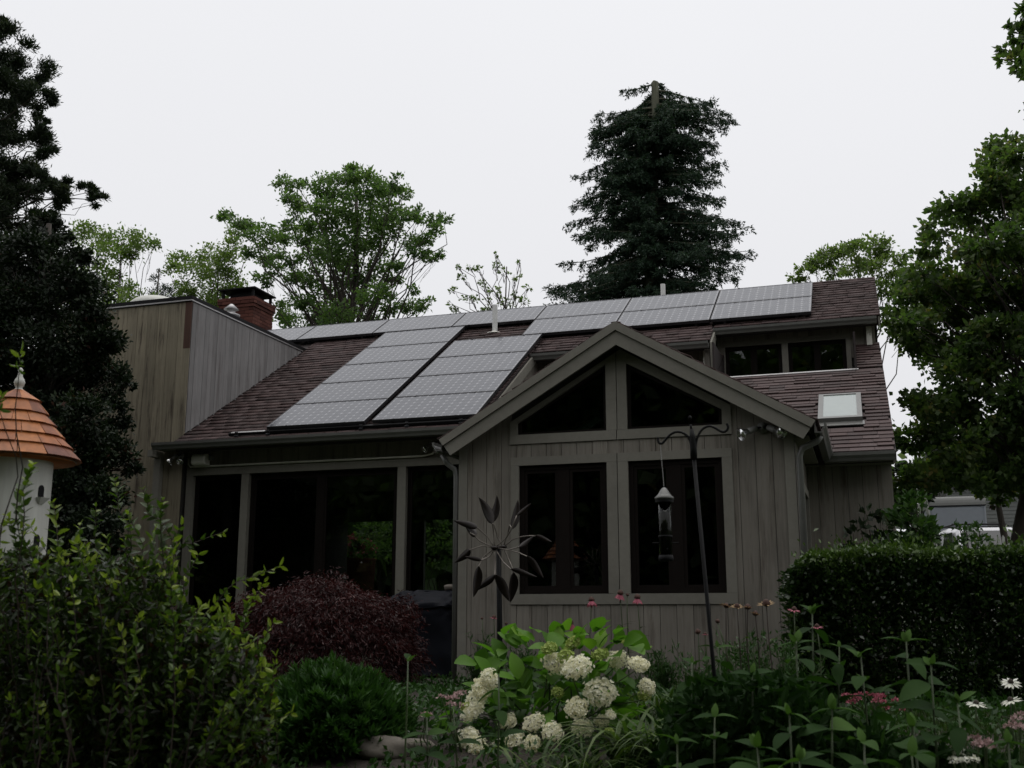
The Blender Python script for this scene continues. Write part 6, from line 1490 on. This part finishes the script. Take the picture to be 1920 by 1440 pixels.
# ------------------------------------------------------------------ beyond the hedge
def car():
    Y = 30.0; zt = at(1830, 984, Y)[2]; gb = float(gz(2.6, Y)); c = at(1836, 1000, Y); H = zt - gb
    t = thing('parked_car', 'white car with a dark roof rack parked behind the hedge', 'car', (c[0], Y, gb)); rot = R(12)
    def W(x, y, z): return (c[0] + x*math.cos(rot) - y*math.sin(rot), Y + x*math.sin(rot) + y*math.cos(rot), gb + z)
    def loft(m_, secs):
        n = len(secs[0]); b = []
        for s in secs: b += [W(*p) for p in s]
        fs = [(i*n+j, i*n+(j+1) % n, (i+1)*n+(j+1) % n, (i+1)*n+j) for i in range(len(secs)-1) for j in range(n)] + [tuple(range(n-1, -1, -1)), tuple((len(secs)-1)*n + j for j in range(n))]
        m_.add(b, fs)
    w = .93
    low = lambda y, zt_, ww, z0=.28: [(-ww, y, z0), (ww, y, z0), (ww+.02, y, .65), (ww-.03, y, zt_-.04), (ww-.1, y, zt_), (-ww+.1, y, zt_), (-ww+.03, y, zt_-.04), (-ww-.02, y, .65)]
    m_ = MB(); loft(m_, [low(-2.25, .82, w-.12, .4), low(-2.1, .95, w-.03), low(-1.2, 1.05, w), low(2.0, 1.08, w), low(2.3, 1.0, w-.05, .4)])
    cab = lambda y, z, ww: [(-w+.05, y, 1.05), (w-.05, y, 1.05), (ww, y, z-.1), (ww-.09, y, z), (-ww+.09, y, z), (-ww, y, z-.1)]
    cz = H - .06
    loft(m_, [cab(-1.25, 1.07, w-.08), cab(-.5, cz-.05, .72), cab(.3, cz, .74), cab(1.6, cz-.03, .72), cab(2.15, 1.09, w-.08)])
    o = m_.build('body', M['car'], t, False, .03)
    def quad(name, P, mat, parent=t):
        m2 = MB(); n_ = unit(np.cross(np.subtract(P[1], P[0]), np.subtract(P[2], P[0]))); m2.add([W(*p) for p in P] + [W(*(np.array(p) + n_*.015)) for p in P], [(0, 3, 2, 1), (4, 5, 6, 7), (0, 1, 5, 4), (1, 2, 6, 5), (2, 3, 7, 6), (3, 0, 4, 7)]); m2.build(name, mat, parent)
    dk = solid('tinted_car_glass', (.012, .014, .016), rough=.06, noise=.02)
    quad('windscreen', [(-.74, -1.17, 1.14), (.74, -1.17, 1.14), (.60, -.60, cz-.14), (-.60, -.60, cz-.14)], dk)
    quad('rear_window', [(.74, 2.10, 1.16), (-.74, 2.10, 1.16), (-.60, 1.70, cz-.14), (.60, 1.70, cz-.14)], dk)
    for sx in (-1, 1):
        for (ya, yb_) in ((-.75, .35), (.45, 1.6)):
            P = [(sx*.885, ya, 1.13), (sx*.885, yb_, 1.13), (sx*.765, yb_-.1, cz-.16), (sx*.765, max(ya+.25, -.4), cz-.16)]
            quad('side_window', P if sx > 0 else P[::-1], dk)
        m_ = MB(); m_.tube([W(sx*.62, -.3, cz+.01), W(sx*.62, -.2, cz+.06), W(sx*.62, 1.4, cz+.06), W(sx*.62, 1.5, cz+.01)], .02, 8); m_.build('roof_rail', M['black_metal'], t)
        m_ = MB(); m_.box(*sorted((W(sx*.98, -.7, 0)[0]-.08, W(sx*.98, -.7, 0)[0]+.08)), W(sx*.98, -.7, 0)[1]-.05, W(sx*.98, -.7, 0)[1]+.05, gb+1.05, gb+1.2); m_.build('mirror', M['car'], t)
        for y in (-1.4, 1.45):
            m_ = MB(); p = np.array(W(sx*.82, y, .33)); dx = np.array([math.cos(rot), math.sin(rot), 0])*.11; m_.tube([p - dx, p + dx], .33, 20); m_.build('wheel', M['tyre'], t)
    for y in (.05, 1.0):
        m_ = MB(); m_.tube([W(-.64, y, cz+.075), W(.64, y, cz+.075)], .022, 8); m_.build('roof_bar', M['black_metal'], t)
    for sx in (-1, 1): quad('headlight', [(sx*.8-.12, -2.24, .66), (sx*.8+.12, -2.2, .66), (sx*.8+.12, -2.2, .8), (sx*.8-.12, -2.24, .8)], M['chrome'])
car()
def camper():
    Y = 38.0; a, b = at(1741, 980, Y), at(1851, 980, Y); zt = at(1795, 931, Y)[2]; zm = at(1795, 948, Y)[2]; gb = float(gz(2.8, Y)); c = (a[0]+b[0])/2; hw = (b[0]-a[0])/2
    t = thing('camper', 'pale grey camper with a rounded roof standing behind the white car', 'camper', (c, Y, gb)); D = 5.0
    sec = lambda y: [(c-hw, y, gb+.5), (c+hw, y, gb+.5), (c+hw, y, zm), (c-hw, y, zm)]
    m_ = MB(); m_.add(sec(Y) + sec(Y+D), [(0, 1, 5, 4), (1, 2, 6, 5), (2, 3, 7, 6), (3, 0, 4, 7), (0, 3, 2, 1), (4, 5, 6, 7)]); m_.build('body', M['camper'], t, False, .05)
    m_ = MB(); n = 8; h = zt - zm; v, f = [], []
    for (y, z) in [(Y-.03 + .16*(1-math.cos(x)), zm + .01 + h*math.sin(x)) for x in np.linspace(0, math.pi/2, 6)] + [(Y+D-.16, zm+h), (Y+D, zm)]: v += [(c-hw-.02, y, z), (c+hw+.02, y, z)]
    k = len(v)//2; f = [(2*i, 2*i+1, 2*i+3, 2*i+2) for i in range(k-1)] + [tuple(2*i for i in range(k))[::-1], tuple(2*i+1 for i in range(k)), (0, 2*k-2, 2*k-1, 1)]
    m_.add(v, f); m_.build('roof_cap', M['camper_roof'], t)
    m_ = MB(); m_.box(c-hw+.12, c+hw-.1, Y-.03, Y-.002, gb+1.1, zm-.06); m_.build('rear_panel', M['camper'], t)
    m_ = MB(); m_.box(c-hw-.01, c+hw+.01, Y-.05, Y+.02, zm-.015, zm+.012); m_.build('trim_strip', M['black_metal'], t)
    m_ = MB(); m_.box(c-hw, c+hw, Y-.15, Y+.02, gb+.4, gb+.55); m_.build('bumper', M['black_metal'], t)
    for x in (c-hw+.15, c+hw-.15):
        for y in (Y+1.2, Y+4.0): m_ = MB(); m_.tube([(x-.12, y, gb+.36), (x+.12, y, gb+.36)], .36, 20); m_.build('wheel', M['tyre'], t)
camper()
def neighbour():
    Y = 48.0; x0 = at(1775, 950, Y)[0]; x1 = x0 + 14; gb = float(gz(5, Y)); zt = at(1800, 893, Y)[2]
    t = thing('clapboard_house', 'pale grey clapboard house half hidden behind the maple at the right', 'house', ((x0+x1)/2, Y, gb))
    m_ = MB(); m_.box(x0, x1, Y, Y+8, gb-.2, zt); w = m_.build('wall', M['backing'], t)
    m_ = MB(); z = gb
    while z < zt - .05:
        m_.add([(x0, Y-.03, z), (x1, Y-.03, z), (x1, Y-.006, z+.15), (x0, Y-.006, z+.15), (x0, Y-.004, z), (x1, Y-.004, z)], [(0, 1, 2, 3), (0, 4, 5, 1)]); z += .15
    o = link('clapboard', m_.mesh('clapboard'), M['clap'], w); o['kind'] = 'stuff'
    m_ = MB(); m_.add([(x0-.4, Y-.5, zt-.05), (x1+.4, Y-.5, zt-.05), (x1+.4, Y+4, zt+2.2), (x0-.4, Y+4, zt+2.2), (x0-.4, Y+8.5, zt-.05), (x1+.4, Y+8.5, zt-.05), (x0-.4, Y-.5, zt-.2), (x1+.4, Y-.5, zt-.2)], [(0, 1, 2, 3), (3, 2, 5, 4), (6, 7, 1, 0)]); m_.build('roof', M['deck'], t)
    for k in range(3):
        xx = x0 + 3.4 + k*3.6; zz = gb + 1.2
        m_ = MB()
        for r_ in (rect(xx-.1, xx+1.1, zz-.1, zz), rect(xx-.1, xx+1.1, zz+1.5, zz+1.6), rect(xx-.1, xx, zz, zz+1.5), rect(xx+1, xx+1.1, zz, zz+1.5)): m_.prism(r_, frame_xz(Y), .031, .07)
        f = m_.build('window', M['picket'], t); m_ = MB(); m_.prism(rect(xx, xx+1, zz, zz+1.5), frame_xz(Y), .031, .04); link('pane', m_.mesh('pane'), M['glass'], f)
neighbour()
def picket():
    Y = 24.0; x0 = at(1850, 1010, Y)[0]; zt = at(1890, 1003, Y)[2]; gb = float(gz(3, Y)); t = thing('picket_fence', 'white picket fence with pointed tops at the right edge behind the hedge', 'fence', (x0+1.2, Y, gb))
    m_ = MB(); fr = frame_xz(Y); h = zt - gb; w = .055
    m_.prism([(-w/2, 0), (w/2, 0), (w/2, h-.05), (0, h), (-w/2, h-.05)], (np.array([0, 0, 0.]), fr[1], fr[2], fr[3]), 0, .02); me = m_.mesh('picket'); me.materials.append(M['picket'])
    for k in range(26): link('picket', me, None, t, Matrix.Translation((x0 + k*.102, Y, gb)))
    m_ = MB()
    for z in (gb+.35, zt-.28): m_.box(x0-.1, x0+2.7, Y+.002, Y+.04, z, z+.09)
    m_.build('rail', M['picket'], t)
picket()
def ladder():
    Y = 23.0; p = at(1727, 901, Y); gb = float(gz(p[0], Y)); t = thing('stepladder', 'white stepladder with only its top showing above the leafy shrub', 'ladder', (p[0], Y, gb))
    hh = p[2] - gb; e1 = at(1720, 919, Y); e2 = at(1736, 912, Y)
    for nm, e in (('front_leg', e1), ('rear_leg', e2)):
        d = (e - p); foot = p + np.array([(-.16 if nm == 'front_leg' else .16)*hh/1.2, 0, 0]); foot[2] = gb
        for oy in (-.2, .2):
            m_ = MB(); m_.tube([p + [0, oy*.6, 0], foot + [0, oy, 0]], .03, 6); m_.build(nm, M['white'], t)
    m_ = MB(); m_.box(p[0]-.07, p[0]+.07, Y-.16, Y+.16, p[2]-.02, p[2]+.02); m_.build('top_step', M['white'], t)
ladder()

# ------------------------------------------------------------------ seen through the glass doors: the back garden
def planter():
    Y = 21.6; c = at(668, 1045, Y); gb = float(gz(0, Y)); t = thing('flower_tub', 'pink geraniums in a tub seen through the glass doors', 'planter', (c[0], Y, gb))
    m_ = MB(); m_.lathe((c[0], Y, 0), [(.34, gb), (.42, c[2]-.08), (.45, c[2]-.03), (.40, c[2]-.03), (.38, c[2]-.07)], 24); m_.build('tub', M['brick'], t, True)
    C, tone = blob((c[0], Y, c[2]+.16), .42, 700, .7, 22, .2); link('foliage', card_mesh('foliage', cards(C, .09, .07), np.clip(rng.normal(.5, .2, 700), 0, 1)), G['oak'], t)
    C, tone = blob((c[0]-.05, Y-.1, c[2]+.26), .44, 420, .55, 16, .10); link('flower_head', card_mesh('flower_head', cards(C, .06, .055), rng.uniform(0, 1, 420)), G['pink'], t)
planter()
bush('garden_shrub', 'green shrub outside the far windows, seen through the glass doors', 22.6, [(705,985,26),(720,1010,26),(690,1000,22),(735,990,26),(725,1035,24),(700,1030,24),(745,1020,22),(680,1040,20)], G['oak'], (.11, .06), 700)
bush('garden_shrub', 'dark green shrub outside, seen through the narrow end door beside the gable', 22.4, [(815,995,24),(835,1010,26),(850,1000,24),(825,1035,24),(845,1040,22),(805,1030,20),(830,985,20),(865,1020,22)], G['oak'], (.11, .06), 700)
